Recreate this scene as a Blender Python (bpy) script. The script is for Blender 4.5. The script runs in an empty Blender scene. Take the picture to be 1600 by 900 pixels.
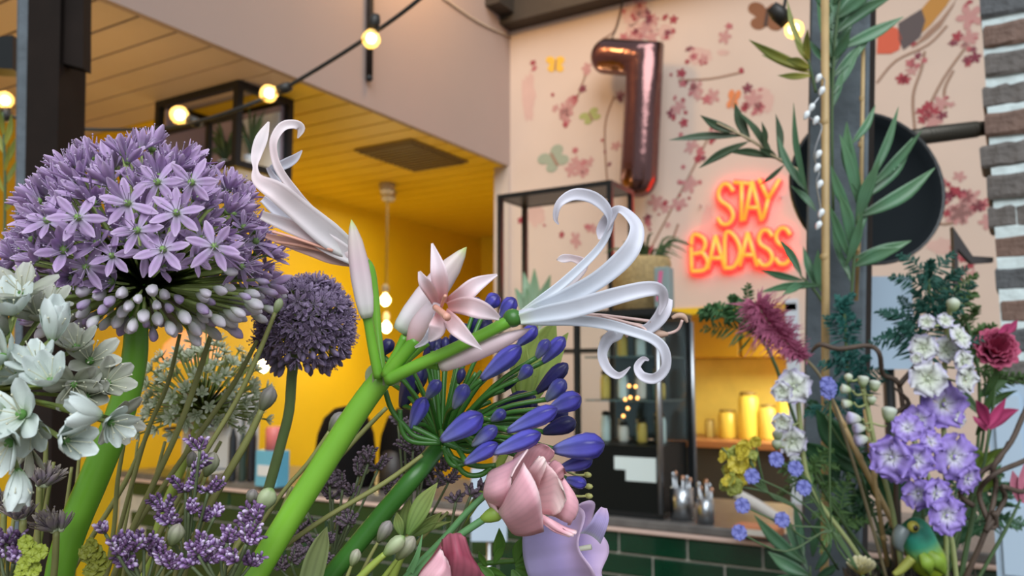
import bpy, math, random
from mathutils import Vector, Matrix, Euler, kdtree
random.seed(7)
sc = bpy.context.scene
COL = sc.collection
# ------------------------------------------------------------------ camera
F = 1300.0                                   # focal length in pixels of the 1600x900 frame
CAM = Vector((0, 0, 1.6))
PITCH = math.atan(140 / F); YAW = math.radians(31.23)
cd = bpy.data.cameras.new('camera'); cam = bpy.data.objects.new('camera', cd); COL.objects.link(cam)
cam.location = CAM; cam.rotation_euler = (math.pi / 2 + PITCH, 0, YAW)
cd.sensor_width = 36; cd.lens = F * 36 / 1600; cd.clip_start = 0.02; cd.clip_end = 60
cd.dof.use_dof = True; cd.dof.focus_distance = 0.42; cd.dof.aperture_fstop = 13
sc.camera = cam
# ------------------------------------------------------------------ light
w = bpy.data.worlds.new('sky'); sc.world = w; w.use_nodes = True
bg = w.node_tree.nodes['Background']; bg.inputs[0].default_value = (0.86, 0.93, 1.0, 1); bg.inputs[1].default_value = 0.50
def light(kind, name, loc, energy, color, **kw):
    d = bpy.data.lights.new(name, kind); d.energy = energy; d.color = color
    rot = kw.pop('rot', None)
    for k, v in kw.items(): setattr(d, k, v)
    o = bpy.data.objects.new(name, d); COL.objects.link(o); o.location = loc
    if rot: o.rotation_euler = rot
    return o
# overcast daylight from the open front, over the photographer's right shoulder
light('SUN', 'daylight', (2, -3, 5), 3.4, (0.92, 0.96, 1.0), angle=math.radians(50), rot=(math.radians(52), 0, math.radians(38)))
sc.view_settings.view_transform = 'Standard'; sc.view_settings.look = 'None'
sc.view_settings.exposure = 0.0; sc.view_settings.gamma = 1; sc.view_settings.use_curve_mapping = False
# ------------------------------------------------------------------ pixel helpers
RM = Euler((math.pi / 2 + PITCH, 0, YAW)).to_matrix()
def ray(px, py): return RM @ Vector(((px - 800) / F, (450 - py) / F, -1))
def W(px, py, d): return CAM + ray(px, py) * d
def onX(px, py, x): r = ray(px, py); return CAM + r * ((x - CAM.x) / r.x)
def onY(px, py, y): r = ray(px, py); return CAM + r * ((y - CAM.y) / r.y)
def onZ(px, py, z): r = ray(px, py); return CAM + r * ((z - CAM.z) / r.z)
VIEW = (RM @ Vector((0, 0, -1))).normalized(); RIGHT = RM @ Vector((1, 0, 0)); UP = RM @ Vector((0, 1, 0))
# ------------------------------------------------------------------ materials
MATS = {}
def mat(name, col, rough=0.5, metal=0.0, noise=None, veins=None, trans=0.0, bump=None, emit=0.0, ecol=None, spec=0.5, alpha=1.0, glass=False, coat=0.0):
    """col: rgb, or stops [(t, rgb), ...] read along the piece's own 't' attribute"""
    if name in MATS: return MATS[name]
    m = bpy.data.materials.new(name); m.use_nodes = True; nt = m.node_tree; N = nt.nodes; L = nt.links
    b = N['Principled BSDF']; out = N['Material Output']
    b.inputs['Roughness'].default_value = rough; b.inputs['Metallic'].default_value = metal
    b.inputs['Specular IOR Level'].default_value = spec; b.inputs['Coat Weight'].default_value = coat
    def mul(a, fac):
        x = N.new('ShaderNodeVectorMath'); x.operation = 'SCALE'; L.new(a, x.inputs[0]); L.new(fac, x.inputs['Scale']); return x.outputs[0]
    def rng(src, lo, hi, a=0.0, z=1.0):
        r = N.new('ShaderNodeMapRange'); L.new(src, r.inputs[0]); r.inputs[1].default_value = a; r.inputs[2].default_value = z
        r.inputs[3].default_value = lo; r.inputs[4].default_value = hi; return r.outputs[0]
    if isinstance(col, list):
        at = N.new('ShaderNodeAttribute'); at.attribute_name = 't'
        cr = N.new('ShaderNodeValToRGB'); L.new(at.outputs['Fac'], cr.inputs[0])
        el = cr.color_ramp.elements
        while len(el) < len(col): el.new(0.5)
        for e, (p, c) in zip(el, col): e.position = p; e.color = (*c, 1)
        c = cr.outputs[0]
    else:
        rgb = N.new('ShaderNodeRGB'); rgb.outputs[0].default_value = (*col, 1); c = rgb.outputs[0]
    tc = N.new('ShaderNodeTexCoord')
    if noise:
        n = N.new('ShaderNodeTexNoise'); n.inputs['Scale'].default_value = noise[0]; n.inputs['Detail'].default_value = 4
        L.new(tc.outputs['Object'], n.inputs['Vector']); c = mul(c, rng(n.outputs[0], 1 - noise[1], 1 + noise[1], 0.25, 0.75))
    if veins:
        at = N.new('ShaderNodeAttribute'); at.attribute_name = 's'
        k = N.new('ShaderNodeMath'); k.operation = 'MULTIPLY'; L.new(at.outputs['Fac'], k.inputs[0]); k.inputs[1].default_value = veins[0]
        s = N.new('ShaderNodeMath'); s.operation = 'COSINE'; L.new(k.outputs[0], s.inputs[0])
        c = mul(c, rng(s.outputs[0], 1, 1 - veins[1], -0.2, 1.0))
    L.new(c, b.inputs['Base Color'])
    if emit:
        b.inputs['Emission Strength'].default_value = emit
        b.inputs['Emission Color'].default_value = (*(ecol or (1, 1, 1)), 1)
    if bump:
        n = N.new('ShaderNodeTexNoise'); n.inputs['Scale'].default_value = bump[0]; n.inputs['Detail'].default_value = 5
        L.new(tc.outputs['Object'], n.inputs['Vector'])
        bp = N.new('ShaderNodeBump'); bp.inputs['Strength'].default_value = bump[1]; bp.inputs['Distance'].default_value = 0.01
        L.new(n.outputs[0], bp.inputs['Height']); L.new(bp.outputs[0], b.inputs['Normal'])
    if glass:
        b.inputs['Transmission Weight'].default_value = 1.0; b.inputs['IOR'].default_value = 1.05
    if alpha < 1: b.inputs['Alpha'].default_value = alpha
    if trans:
        tr = N.new('ShaderNodeBsdfTranslucent'); L.new(c, tr.inputs[0])
        mx = N.new('ShaderNodeMixShader'); mx.inputs[0].default_value = trans
        L.new(b.outputs[0], mx.inputs[1]); L.new(tr.outputs[0], mx.inputs[2]); L.new(mx.outputs[0], out.inputs[0])
    MATS[name] = m; return m
# ------------------------------------------------------------------ geometry collector
def smooth_path(pts, k=4):
    if len(pts) < 3: return [Vector(p) for p in pts]
    P = [pts[0]] + list(pts) + [pts[-1]]; out = []
    for i in range(1, len(P) - 2):
        a, b, c, d = (Vector(P[i - 1]), Vector(P[i]), Vector(P[i + 1]), Vector(P[i + 2]))
        for j in range(k):
            u = j / k
            out.append(0.5 * ((2 * b) + (c - a) * u + (2 * a - 5 * b + 4 * c - d) * u * u + (3 * b - a - 3 * c + d) * u ** 3))
    out.append(Vector(pts[-1])); return out
def smooth_val(vals, k=4):
    return [v.x for v in smooth_path([Vector((v, 0, 0)) for v in vals], k)] if len(vals) > 2 else list(vals)
class G:
    def __init__(s): s.v = []; s.f = []; s.m = []; s.t = []; s.s = []
    def vert(s, p, t=0.0, ss=0.0): s.v.append(tuple(p)); s.t.append(t); s.s.append(ss); return len(s.v) - 1
    def face(s, ids, mi=0): s.f.append(tuple(ids)); s.m.append(mi)
    def tube(s, pts, rad, n=8, mi=0, k=4, cap=True, t0=0.0, t1=1.0, flat=1.0):
        if not hasattr(rad, '__len__'): rad = [rad] * len(pts)
        P = smooth_path(pts, k); R = smooth_val(list(rad), k)
        if len(R) != len(P): R = [rad[0] + (rad[-1] - rad[0]) * i / (len(P) - 1) for i in range(len(P))]
        up = None; rings = []
        for i, p in enumerate(P):
            tg = (P[min(i + 1, len(P) - 1)] - P[max(i - 1, 0)])
            if tg.length < 1e-9: tg = Vector((0, 0, 1))
            tg.normalize()
            if up is None: up = tg.orthogonal().normalized()
            up = (up - tg * up.dot(tg)); up = up.normalized() if up.length > 1e-6 else tg.orthogonal().normalized()
            sd = tg.cross(up); t = t0 + (t1 - t0) * i / max(1, len(P) - 1); ring = []
            for j in range(n):
                a = 2 * math.pi * j / n
                ring.append(s.vert(p + (up * math.cos(a) + sd * math.sin(a) * flat) * max(R[i], 1e-5), t, j / n))
            rings.append(ring)
        for a, b in zip(rings, rings[1:]):
            for j in range(n): s.face((a[j], a[(j + 1) % n], b[(j + 1) % n], b[j]), mi)
        if cap:
            s.face(rings[0][::-1], mi); s.face(rings[-1], mi)
        return s
    def ribbon(s, pts, wid, nrm=None, cup=0.25, n=5, k=4, mi=0, twist=None, ruffle=0.0, thick=0.0004, rnd=None):
        """petal or leaf: a strip with real width and thickness, cupped across. wid = full width in metres"""
        P = smooth_path(pts, k); Wd = smooth_val(list(wid), k); Tw = smooth_val(list(twist), k) if twist else [0] * len(P)
        if len(Wd) != len(P): Wd = [wid[0] + (wid[-1] - wid[0]) * i / (len(P) - 1) for i in range(len(P))]
        if len(Tw) != len(P): Tw = [0] * len(P)
        nrm = nrm or -VIEW; rows = []; ph = random.random() * 6
        for i, p in enumerate(P):
            tg = (P[min(i + 1, len(P) - 1)] - P[max(i - 1, 0)]).normalized()
            sd = tg.cross(nrm)
            sd = sd.normalized() if sd.length > 1e-4 else tg.orthogonal().normalized()
            nn = sd.cross(tg).normalized()
            q = Matrix.Rotation(Tw[i], 3, tg); sd = q @ sd; nn = q @ nn
            t = i / (len(P) - 1); fr = []; bk = []
            for j in range(n):
                a = -1 + 2 * j / (n - 1); h = max(Wd[i], 1e-5) / 2
                off = sd * (a * h) - nn * (cup * h * (1 - a * a)) + nn * (ruffle * h * abs(a) * math.sin(t * 17 + a * 2 + ph))
                fr.append(s.vert(p + off, t, a)); bk.append(s.vert(p + off - nn * thick * (1.02 - abs(a)), t, a))
            rows.append((fr, bk))
        for (f0, b0), (f1, b1) in zip(rows, rows[1:]):
            for j in range(n - 1):
                s.face((f0[j], f0[j + 1], f1[j + 1], f1[j]), mi); s.face((b0[j + 1], b0[j], b1[j], b1[j + 1]), mi)
            s.face((f0[0], f1[0], b1[0], b0[0]), mi); s.face((f0[-1], b0[-1], b1[-1], f1[-1]), mi)
        return s
    def spindle(s, base, tip, r, prof=None, n=12, lobes=0, amp=0.1, mi=0, bend=None):
        """bud: lofted round body from base to tip with optional lobed ridges"""
        prof = prof or [(0, .25), (.1, .45), (.3, .8), (.55, 1), (.75, .92), (.9, .55), (.97, .25), (1, .03)]
        ax = tip - base; L = ax.length; ax.normalize(); u = ax.orthogonal().normalized(); w_ = ax.cross(u); rings = []
        for t, q in prof:
            c = base + ax * L * t + (bend * math.sin(math.pi * t) if bend else Vector())
            rg = []
            for j in range(n):
                a = 2 * math.pi * j / n; rr = r * q * (1 + (amp * math.cos(lobes * a) if lobes else 0))
                rg.append(s.vert(c + (u * math.cos(a) + w_ * math.sin(a)) * rr, t, j / n * 2 - 1))
            rings.append(rg)
        for a, b in zip(rings, rings[1:]):
            for j in range(n): s.face((a[j], a[(j + 1) % n], b[(j + 1) % n], b[j]), mi)
        s.face(rings[0][::-1], mi); s.face(rings[-1], mi); return s
    def ball(s, c, r, n=10, mi=0, sq=(1, 1, 1)):
        c = Vector(c); rings = []
        for i in range(1, n // 2 + 1):
            th = math.pi * i / (n // 2 + 1)
            rings.append([s.vert(c + Vector((math.sin(th) * math.cos(2 * math.pi * j / n) * r * sq[0], math.sin(th) * math.sin(2 * math.pi * j / n) * r * sq[1], math.cos(th) * r * sq[2])), i / n * 2, j / n) for j in range(n)])
        a = s.vert(c + Vector((0, 0, r * sq[2]))); b = s.vert(c - Vector((0, 0, r * sq[2])), 1)
        for j in range(n):
            s.face((a, rings[0][j], rings[0][(j + 1) % n]), mi); s.face((b, rings[-1][(j + 1) % n], rings[-1][j]), mi)
        for p, q in zip(rings, rings[1:]):
            for j in range(n): s.face((p[j], q[j], q[(j + 1) % n], p[(j + 1) % n]), mi)
        return s
    def box(s, lo, hi, mi=0, bev=0.0):
        x0, y0, z0 = lo; x1, y1, z1 = hi
        if bev:
            b = bev                              # chamfered along the vertical and horizontal front edges
            prof = [(x0 + b, y0), (x1 - b, y0), (x1, y0 + b), (x1, y1 - b), (x1 - b, y1), (x0 + b, y1), (x0, y1 - b), (x0, y0 + b)]
            r = []
            for z, q in ((z0, 1), (z0 + b, 0), (z1 - b, 0), (z1, 1)):
                cx, cy = (x0 + x1) / 2, (y0 + y1) / 2
                r.append([s.vert((p[0] + (math.copysign(b, cx - p[0]) if q else 0), p[1] + (math.copysign(b, cy - p[1]) if q else 0), z)) for p in prof])
            for p, q in zip(r, r[1:]):
                for j in range(8): s.face((p[j], p[(j + 1) % 8], q[(j + 1) % 8], q[j]), mi)
            s.face(r[0][::-1], mi); s.face(r[-1], mi); return s
        i = [s.vert(p) for p in ((x0, y0, z0), (x1, y0, z0), (x1, y1, z0), (x0, y1, z0), (x0, y0, z1), (x1, y0, z1), (x1, y1, z1), (x0, y1, z1))]
        for q in ((3, 2, 1, 0), (4, 5, 6, 7), (0, 1, 5, 4), (1, 2, 6, 5), (2, 3, 7, 6), (3, 0, 4, 7)): s.face([i[k] for k in q], mi)
        return s
    def prism(s, poly, off, mi=0):
        """polygon (list of points) pushed along off: a flat thing with thickness"""
        a = [s.vert(p) for p in poly]; b = [s.vert(Vector(p) + off) for p in poly]; n = len(poly)
        s.face(a, mi); s.face(b[::-1], mi)
        for j in range(n): s.face((a[(j + 1) % n], a[j], b[j], b[(j + 1) % n]), mi)
        return s
    def lathe(s, c, prof, n=24, mi=0, axis=Vector((0, 0, 1)), closed=True):
        c = Vector(c); u = axis.orthogonal().normalized(); w_ = axis.cross(u); rings = []
        for i, (r, z) in enumerate(prof):
            rings.append([s.vert(c + axis * z + (u * math.cos(2 * math.pi * j / n) + w_ * math.sin(2 * math.pi * j / n)) * max(r, 1e-5), i / (len(prof) - 1), j / n) for j in range(n)])
        for p, q in zip(rings, rings[1:]):
            for j in range(n): s.face((p[j], p[(j + 1) % n], q[(j + 1) % n], q[j]), mi)
        if closed: s.face(rings[0][::-1], mi); s.face(rings[-1], mi)
        return s
    def mesh(s, name, mats, flat=False):
        me = bpy.data.meshes.new(name); me.from_pydata(s.v, [], s.f)
        for m in (mats if isinstance(mats, (list, tuple)) else [mats]): me.materials.append(m)
        me.polygons.foreach_set('material_index', s.m)
        me.polygons.foreach_set('use_smooth', [not flat] * len(s.f))
        for nm, vals in (('t', s.t), ('s', s.s)):
            at = me.attributes.new(nm, 'FLOAT', 'POINT'); at.data.foreach_set('value', vals)
        me.update(); return me
    def build(s, name, mats, parent=None, flat=False, **kw): return put(name, s.mesh(name, mats, flat), parent, **kw)
WM = {}
def put(name, me, parent=None, M=None, label=None, cat=None, group=None, kind=None):
    o = bpy.data.objects.new(name, me); COL.objects.link(o); M = M or Matrix()
    if parent: o.parent = parent; o.matrix_parent_inverse = WM[parent.name].inverted()
    o.matrix_basis = M; WM[o.name] = M.copy()
    if label: o['label'] = label
    if cat: o['category'] = cat
    if group: o['group'] = group
    if kind: o['kind'] = kind
    return o
def thing(name, loc, label, cat, group=None): return put(name, None, None, Matrix.Translation(loc), label, cat, group)
def frame(p, z, spin=0.0, sc_=1.0):
    return Matrix.Translation(p) @ z.to_track_quat('Z', 'Y').to_matrix().to_4x4() @ Matrix.Rotation(spin, 4, 'Z') @ Matrix.Scale(sc_, 4)
DEPTH = {   # how much nearer or further each sprig stands than its neighbours, so that none passes through another
    'thin olive stem passing in front of the pale seed head': 0.987,
    'long brownish stem slanting across the pale seed head': 0.974,
    'long thin stem ending in a small green tip by the small allium': 0.948,
    'slim bare stem rising behind the agapanthus cup': 0.974,
    'small green bud on a thin stalk near dark statice': 1.078,
    'pale striped bud low among purple statice': 0.961,
    'light olive stalk left of the white bud': 1.065,
    'thin green stem beneath the agapanthus loops': 0.987,
    'faded spidery mauve bloom on a short stalk at the left edge': 0.935,
    'small faded pink bloom against the thick green stem': 0.974,
    'withered mauve bloom touching the left edge': 1.026,
    'dark teal feathery foliage hanging against the grey post': 0.982,
    'deep green fern tip rising behind the white phlox buds': 0.982,
    'olive green fern frond beside the brick pillar': 1.018,
    'light green feathery foliage beneath the pink sweet pea blooms': 1.0,
    'green feathery leaves behind the purple flower stems at the pot': 1.036,
    'dark green frond in the middle of the arrangement behind the leaning stick': 1.036,
    'broad dark green leaves in the heart of the right arrangement': 0.991,
    'green feathered leaves between the phlox and the pink bloom': 0.991,
    'tall lilac and white phlox like stem before the pale board': 1.009,
    'magenta leaf like bracts above the pale door leaf': 0.982,
    'bright purple statice sprig low beside the thick allium stem': 0.974,
    'purple statice sprig against the base of the bright green stem': 0.961,
    'purple statice tuft at the left edge under the white allium': 0.922,
    'curling brown willow twig across the post and teal foliage': 1.036,
}
def dk(label, d): return d * DEPTH.get(label, 1.0)
def pxs(pts, d):
    """[(px, py) or (px, py, extra depth)] -> points around depth d"""
    return [W(p[0], p[1], d + (p[2] if len(p) > 2 else 0)) for p in pts]
def m_at(px, d): return px * d / F
# ================================================================== palette
yel = mat('yellow_paint', (0.66, 0.42, 0.006), 0.55, noise=(2.0, .06))
yel2 = mat('ochre_paint', (0.50, 0.27, 0.01), 0.5, noise=(3.0, .05))
cream = mat('cream_planks', (0.52, 0.40, 0.30), 0.5, noise=(3.0, .06))
soff = mat('soffit_plaster', (0.35, 0.262, 0.225), 0.8, noise=(1.5, .03), bump=(60, .05))
paper = mat('wallpaper_ground', (0.56, 0.44, 0.36), 0.75, noise=(2.2, .06))
beamm = mat('dark_beam', (0.035, 0.026, 0.018), 0.6, noise=(9, .2))
darkm = mat('black_metal', (0.012, 0.014, 0.015), 0.35, metal=.3)
steel = mat('brushed_steel', (0.42, 0.45, 0.48), 0.28, metal=1)
wood_d = mat('dark_wood', (0.013, 0.008, 0.006), 0.75, noise=(12, .25), spec=.2)
wood_g = mat('weathered_grey_wood', (0.10, 0.125, 0.145), 0.65, noise=(14, .35), bump=(40, .3))
glass = mat('clear_glass', (0.9, 0.95, 0.95), 0.02, glass=True)
white = mat('white_gloss', (0.72, 0.76, 0.80), 0.3)
bulbm = mat('warm_bulb', (1, .75, .35), 0.2, emit=1.6, ecol=(1.0, 0.52, 0.10), alpha=.45)
filam = mat('hot_filament', (1, .9, .6), 0.2, emit=16, ecol=(1.0, 0.72, 0.30))
# ================================================================== structure
cor = W(797, 260, 5.0); X0, VW, ZS = cor.x, cor.y, cor.z     # corner of bulkhead and wallpaper wall
ZW = onY(1057, 482, VW).z                                     # lower edge of wallpaper over the hatch
ZTOP = onY(800, 36, VW).z
XL, YB, XR = -4.15, 6.3, 1.6
XO = onY(1012, 500, VW).x
g = G(); g.box((-7, -4, -0.05), (5, 8, 0)); g.build('floor', mat('floor_boards', (0.22, 0.16, 0.11), .5, noise=(4, .2)), flat=True, kind='structure')
g = G()
XO2 = onY(1246, 500, VW).x
poly = [(X0, VW, 0), (XO, VW, 0), (XO, VW, ZW), (XO2, VW, ZW), (XO2, VW, 0), (XR, VW, 0), (XR, VW, ZTOP + .6), (X0, VW, ZTOP + .6)]
g.prism([Vector(p) for p in poly], Vector((0, .14, 0))); wallb = g.build('wall_back', paper, flat=True, kind='structure')
g = G(); g.box((X0 - .03, -1.0, ZS), (X0, VW + .14, ZTOP + .9)); g.build('wall_bulkhead', soff, flat=True, kind='structure')
g = G(); g.box((X0 - .10, VW - .02, 0), (X0 + .004, VW + .14, ZS)); g.build('trim_1', mat('corner_trim', (.46, .38, .33), .6), flat=True, kind='structure')
b0 = onY(800, 36, VW - .10)
g = G(); g.box((X0 - .02, VW - .12, b0.z), (XR, VW + .14, b0.z + .35)); g.build('trim_2', beamm, flat=True, kind='structure')
g = G(); g.box((XO, VW - .012, ZW - .035), (XO2, VW + .15, ZW - .001)); g.build('trim_3', yel, flat=True, kind='structure')
g = G(); g.box((XO2 - .055, VW - .012, .9), (XO2 + .006, VW + .15, ZW + .02)); g.build('trim_6', mat('pale_jamb', (.46, .52, .58), .4), flat=True, kind='structure')
g = G(); g.box((XL - .1, -1.5, 0), (XL, YB + .1, ZS + .2)); g.build('wall_left', yel, flat=True, kind='structure')
g = G(); g.box((XL, YB, 0), (XR + .1, YB + .1, ZS + .2)); g.build('wall_kitchen', yel, flat=True, kind='structure')
g = G(); g.box((XR, VW, 0), (XR + .1, YB, ZS + .2)); g.build('wall_right', yel, flat=True, kind='structure')
# ceiling: backing plus tongue-and-groove boards, cream near the terrace, yellow further in
g = G(); g.box((XL, -1.5, ZS + .03), (X0 - .032, VW + .14, ZS + .10)); g.box((XL, VW + .14, ZS + .03), (XR, YB, ZS + .10))
ceil = g.build('ceiling', wood_d, flat=True, kind='structure')
ysplit = onZ(240, 165, ZS).y
y = -0.6; wpl = 0.155
def plank_mesh(x1, m):
    q = G(); q.box((XL, 0, ZS), (x1, wpl - .012, ZS + .04)); return q.mesh('plank', m, True)
PM = {('c', 0): plank_mesh(X0 - .032, cream), ('y', 0): plank_mesh(X0 - .032, yel), ('y', 1): plank_mesh(XR, yel)}
while y < YB - wpl:
    k = ('y' if y > ysplit - .01 else 'c', 1 if y > VW + .14 else 0)
    put('plank', PM[k], ceil, Matrix.Translation((0, y, 0))); y += wpl
# ceiling vent
vc = onZ(645, 243, ZS - .002)
t_ = thing('ceiling_vent', vc, 'square dark ochre ceiling vent grille in the yellow kitchen ceiling', 'vent')
va, vb = onZ(560, 237, ZS).y, 0
g = G(); g.box((vc.x - .20, vc.y - .27, ZS - .012), (vc.x + .20, vc.y + .27, ZS)); g.build('vent_plate', mat('vent_ochre', (.20, .12, .02), .6), t_, flat=True)
sl = G(); sl.box((vc.x - .185, -.010, ZS - .022), (vc.x + .185, .012, ZS - .012)); slm = sl.mesh('slat', mat('vent_slat', (.15, .09, .02), .6), True)
for i in range(12): put('slat', slm, t_, Matrix.Translation((0, vc.y - .235 + i * .043, 0)))
# rod on the bulkhead
a = onX(579, -40, X0 + .02); b = onX(577, 122, X0 + .02)
g = G(); g.tube([b, a], .016, 10, k=1); t_ = thing('wall_rod', b, 'dark metal rod fixed upright on the pale bulkhead', 'rod'); g.build('rod', wood_d, t_)
g = G(); g.ball(b, .018, 10); g.build('end_cap', darkm, t_)
# faint conduit crossing bulkhead towards the corner
g = G(); g.tube([onX(690, -5, X0 + .006), onX(745, 33, X0 + .006), onX(797, 58, X0 + .006)], .006, 6)
g.build('conduit', mat('painted_conduit', (.50, .40, .30), .6), label='thin painted cable sagging across the pale bulkhead near the corner', cat='cable')
g = G(); e = onX(786, 3, X0 + .05); g.box((X0, e.y - .12, e.z - .06), (X0 + .10, VW - .12, e.z + .4)); g.build('trim_4', beamm, flat=True, kind='structure')
# lamps of the room and an added fill light
light('POINT', 'ceiling_lamp', (X0 + .42, VW - 1.15, ZTOP + .20), 32, (1.0, .58, .20), shadow_soft_size=.12)
light('AREA', 'kitchen_ceiling_light', (X0 - .8, VW - .1, ZS - .05), 11, (1.0, .92, .70), size=1.2, shape='SQUARE')
light('AREA', 'kitchen_worktop_light', (-.6, YB - .5, 2.0), 120, (1.0, .93, .72), size=1.4, shape='SQUARE')
light('POINT', 'bar_fill', (-3.0, 1.7, 2.0), 12, (1.0, .64, .26), shadow_soft_size=.08)  # unseen warm fill light added to brighten the cream planks
# ------------------------------------------------------------------ wallpaper print (flat pieces of the wall)
PY = VW - .0012
pr = [mat('print_red', (.30, .035, .05), .8), mat('print_rose', (.40, .11, .12), .8), mat('print_plum', (.18, .03, .05), .8), mat('print_blush', (.45, .23, .21), .8)]
prbr = mat('print_branch', (.29, .175, .12), .8)
def blossom_mesh(m, petals=5):
    q = G(); pts = []
    for i in range(40):
        a = 2 * math.pi * i / 40; r = .38 + .62 * abs(math.cos(a * petals / 2)) ** .8 + random.uniform(-.07, .07)
        pts.append(Vector((math.cos(a) * r, 0, math.sin(a) * r)))
    q.prism(pts, Vector((0, -.02, 0))); return q.mesh('blossom', m, True)
BM = [blossom_mesh(m, 5) for m in pr]
clusters = [(990, 22, 3), (1008, 42, 3), (1015, 12, 2), (985, 55, 3), (1035, 50, 3), (1068, 125, 4), (1058, 168, 3), (1063, 182, 2), (1097, 145, 2), (1093, 88, 3), (1160, 112, 1),
            (880, 182, 4), (898, 152, 2), (917, 110, 1), (872, 152, 1), (916, 262, 3), (908, 250, 2), (950, 232, 2), (975, 147, 2), (1010, 330, 2), (1035, 328, 2), (1062, 308, 2), (1072, 292, 3),
            (1090, 240, 3), (1108, 215, 3), (1168, 168, 3), (898, 370, 1), (917, 362, 1), (1432, 92, 3), (1510, 28, 3), (1512, 68, 3), (1506, 92, 2), (1447, 182, 4), (1480, 165, 2), (1500, 302, 4), (1496, 332, 4),
            (1480, 290, 2), (1512, 420, 3), (1498, 398, 2), (1395, 402, 2), (1535, 330, 2), (832, 330, 1), (1130, 40, 1), (1420, 120, 2), (838, 95, 1), (1000, 400, 1), (1180, 150, 2)]
for cx, cy, n in clusters:
    for i in range(n * 2):
        p = onY(cx + random.gauss(0, 9), cy + random.gauss(0, 11), PY); k = random.choices((0, 1, 2, 3), (4, 4, 2, 4))[0]
        s_ = random.uniform(.010, .030) * (1.9 if k == 3 else 1)
        put('blossom', BM[k], wallb, Matrix.Translation(p) @ Matrix.Rotation(random.random() * 6, 4, 'Y') @ Matrix.Diagonal((s_ * random.uniform(.6, 1.2), .02, s_, 1)))
washm = mat('print_wash', (.54, .355, .30), .8, noise=(6, .1))
for (cx, cy, rx_, ry_w) in ((1002, 48, 26, 14), (1093, 88, 20, 15), (1190, 158, 22, 22), (826, 150, 12, 40), (985, 20, 14, 26), (1040, 50, 14, 14), (838, 335, 14, 20), (1130, 82, 10, 5), (1475, 385, 30, 14), (1105, 350, 12, 30)):
    P = []
    for i in range(28):
        a = 2 * math.pi * i / 28; r = random.uniform(.75, 1.1); P.append(onY(cx + math.cos(a) * rx_ * r, cy + math.sin(a) * ry_w * r, VW - .0004))
    g = G(); g.prism(P, Vector((0, -.0004, 0))); g.build('colour_wash', washm, wallb, flat=True)
for br in ([(974, -10), (966, 30), (958, 50), (940, 62)], [(880, 190), (903, 150), (920, 100)], [(1060, 125), (1110, 123), (1162, 112)], [(1005, 410), (1045, 335), (1090, 250), (1115, 195)],
           [(1430, 205), (1427, 150), (1440, 108), (1445, 80)], [(1445, 180), (1475, 122), (1512, 70)], [(1478, 170), (1476, 140), (1490, 110)], [(950, 300), (945, 200), (960, 150)], [(1440, 330), (1470, 350), (1500, 345)],
           [(1370, 130), (1400, 95), (1450, 70), (1480, 40)], [(1060, 350), (1040, 400), (1020, 430)]):
    g = G(); P = [onY(x, y_, PY) for x, y_ in br]; g.ribbon(P, [.012] * len(P), Vector((0, -1, 0)), cup=0, n=2, thick=.001); g.build('branch', prbr, wallb)
def wing(cx, cy, sx, sy, rot, m, m2):
    ca, sa = math.cos(rot), math.sin(rot); out = []
    for i in range(36):
        a = 2 * math.pi * i / 36; r = .35 + .65 * abs(math.sin(2 * a + .25)) ** .7 * (1 if math.sin(a) < 0 else .8)
        x, y_ = math.cos(a) * r * sx, math.sin(a) * r * sy; out.append(onY(cx + x * ca - y_ * sa, cy + x * sa + y_ * ca, PY))
    g = G(); g.prism(out, Vector((0, -.0012, 0))); o = g.build('butterfly', m, wallb, flat=True)
    g = G(); g.prism([onY(cx + (x * ca - y_ * sa), cy + (x * sa + y_ * ca), PY - .0013) for x, y_ in ((-sx * .07, -sy * .5), (sx * .07, -sy * .5), (sx * .09, sy * .5), (-sx * .09, sy * .5))], Vector((0, -.001, 0))); g.build('butterfly_body', m2, o, flat=True)
wing(868, 101, 18, 16, .1, mat('print_yellow', (.72, .42, .05), .8), prbr)
wing(923, 182, 20, 13, -.4, mat('print_green', (.34, .36, .13), .8), prbr)
wing(866, 249, 28, 22, -.5, mat('print_sage', (.30, .33, .24), .8), prbr)
wing(1198, 27, 36, 28, .15, mat('print_brown', (.22, .09, .04), .8), mat('print_dark', (.07, .04, .03), .8))
wing(1146, 156, 12, 20, .3, mat('print_orange', (.62, .20, .07), .8), prbr)
for nm, P, m in (('bird_wing', [(1404, 36), (1440, 14), (1446, 32), (1438, 58), (1412, 78), (1404, 62)], mat('print_slate', (.09, .07, .07), .8)),
                 ('bird_back', [(1440, 14), (1452, 0), (1470, -20), (1500, -25), (1478, 10), (1455, 38), (1440, 52), (1446, 32)], mat('print_gold', (.42, .20, .04), .8)),
                 ('bird_head', [(1372, 45), (1388, 40), (1402, 44), (1409, 60), (1405, 78), (1392, 84), (1370, 84)], mat('print_coral', (.55, .10, .05), .8)),
                 ('bird_tail', [(1446, 52), (1470, 30), (1492, 2), (1500, -15), (1490, 10), (1470, 42), (1450, 60), (1425, 75)], prbr)):
    g = G(); g.prism([onY(x, y_, PY) for x, y_ in P], Vector((0, -.0012, 0))); g.build(nm, m, wallb, flat=True)
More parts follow.
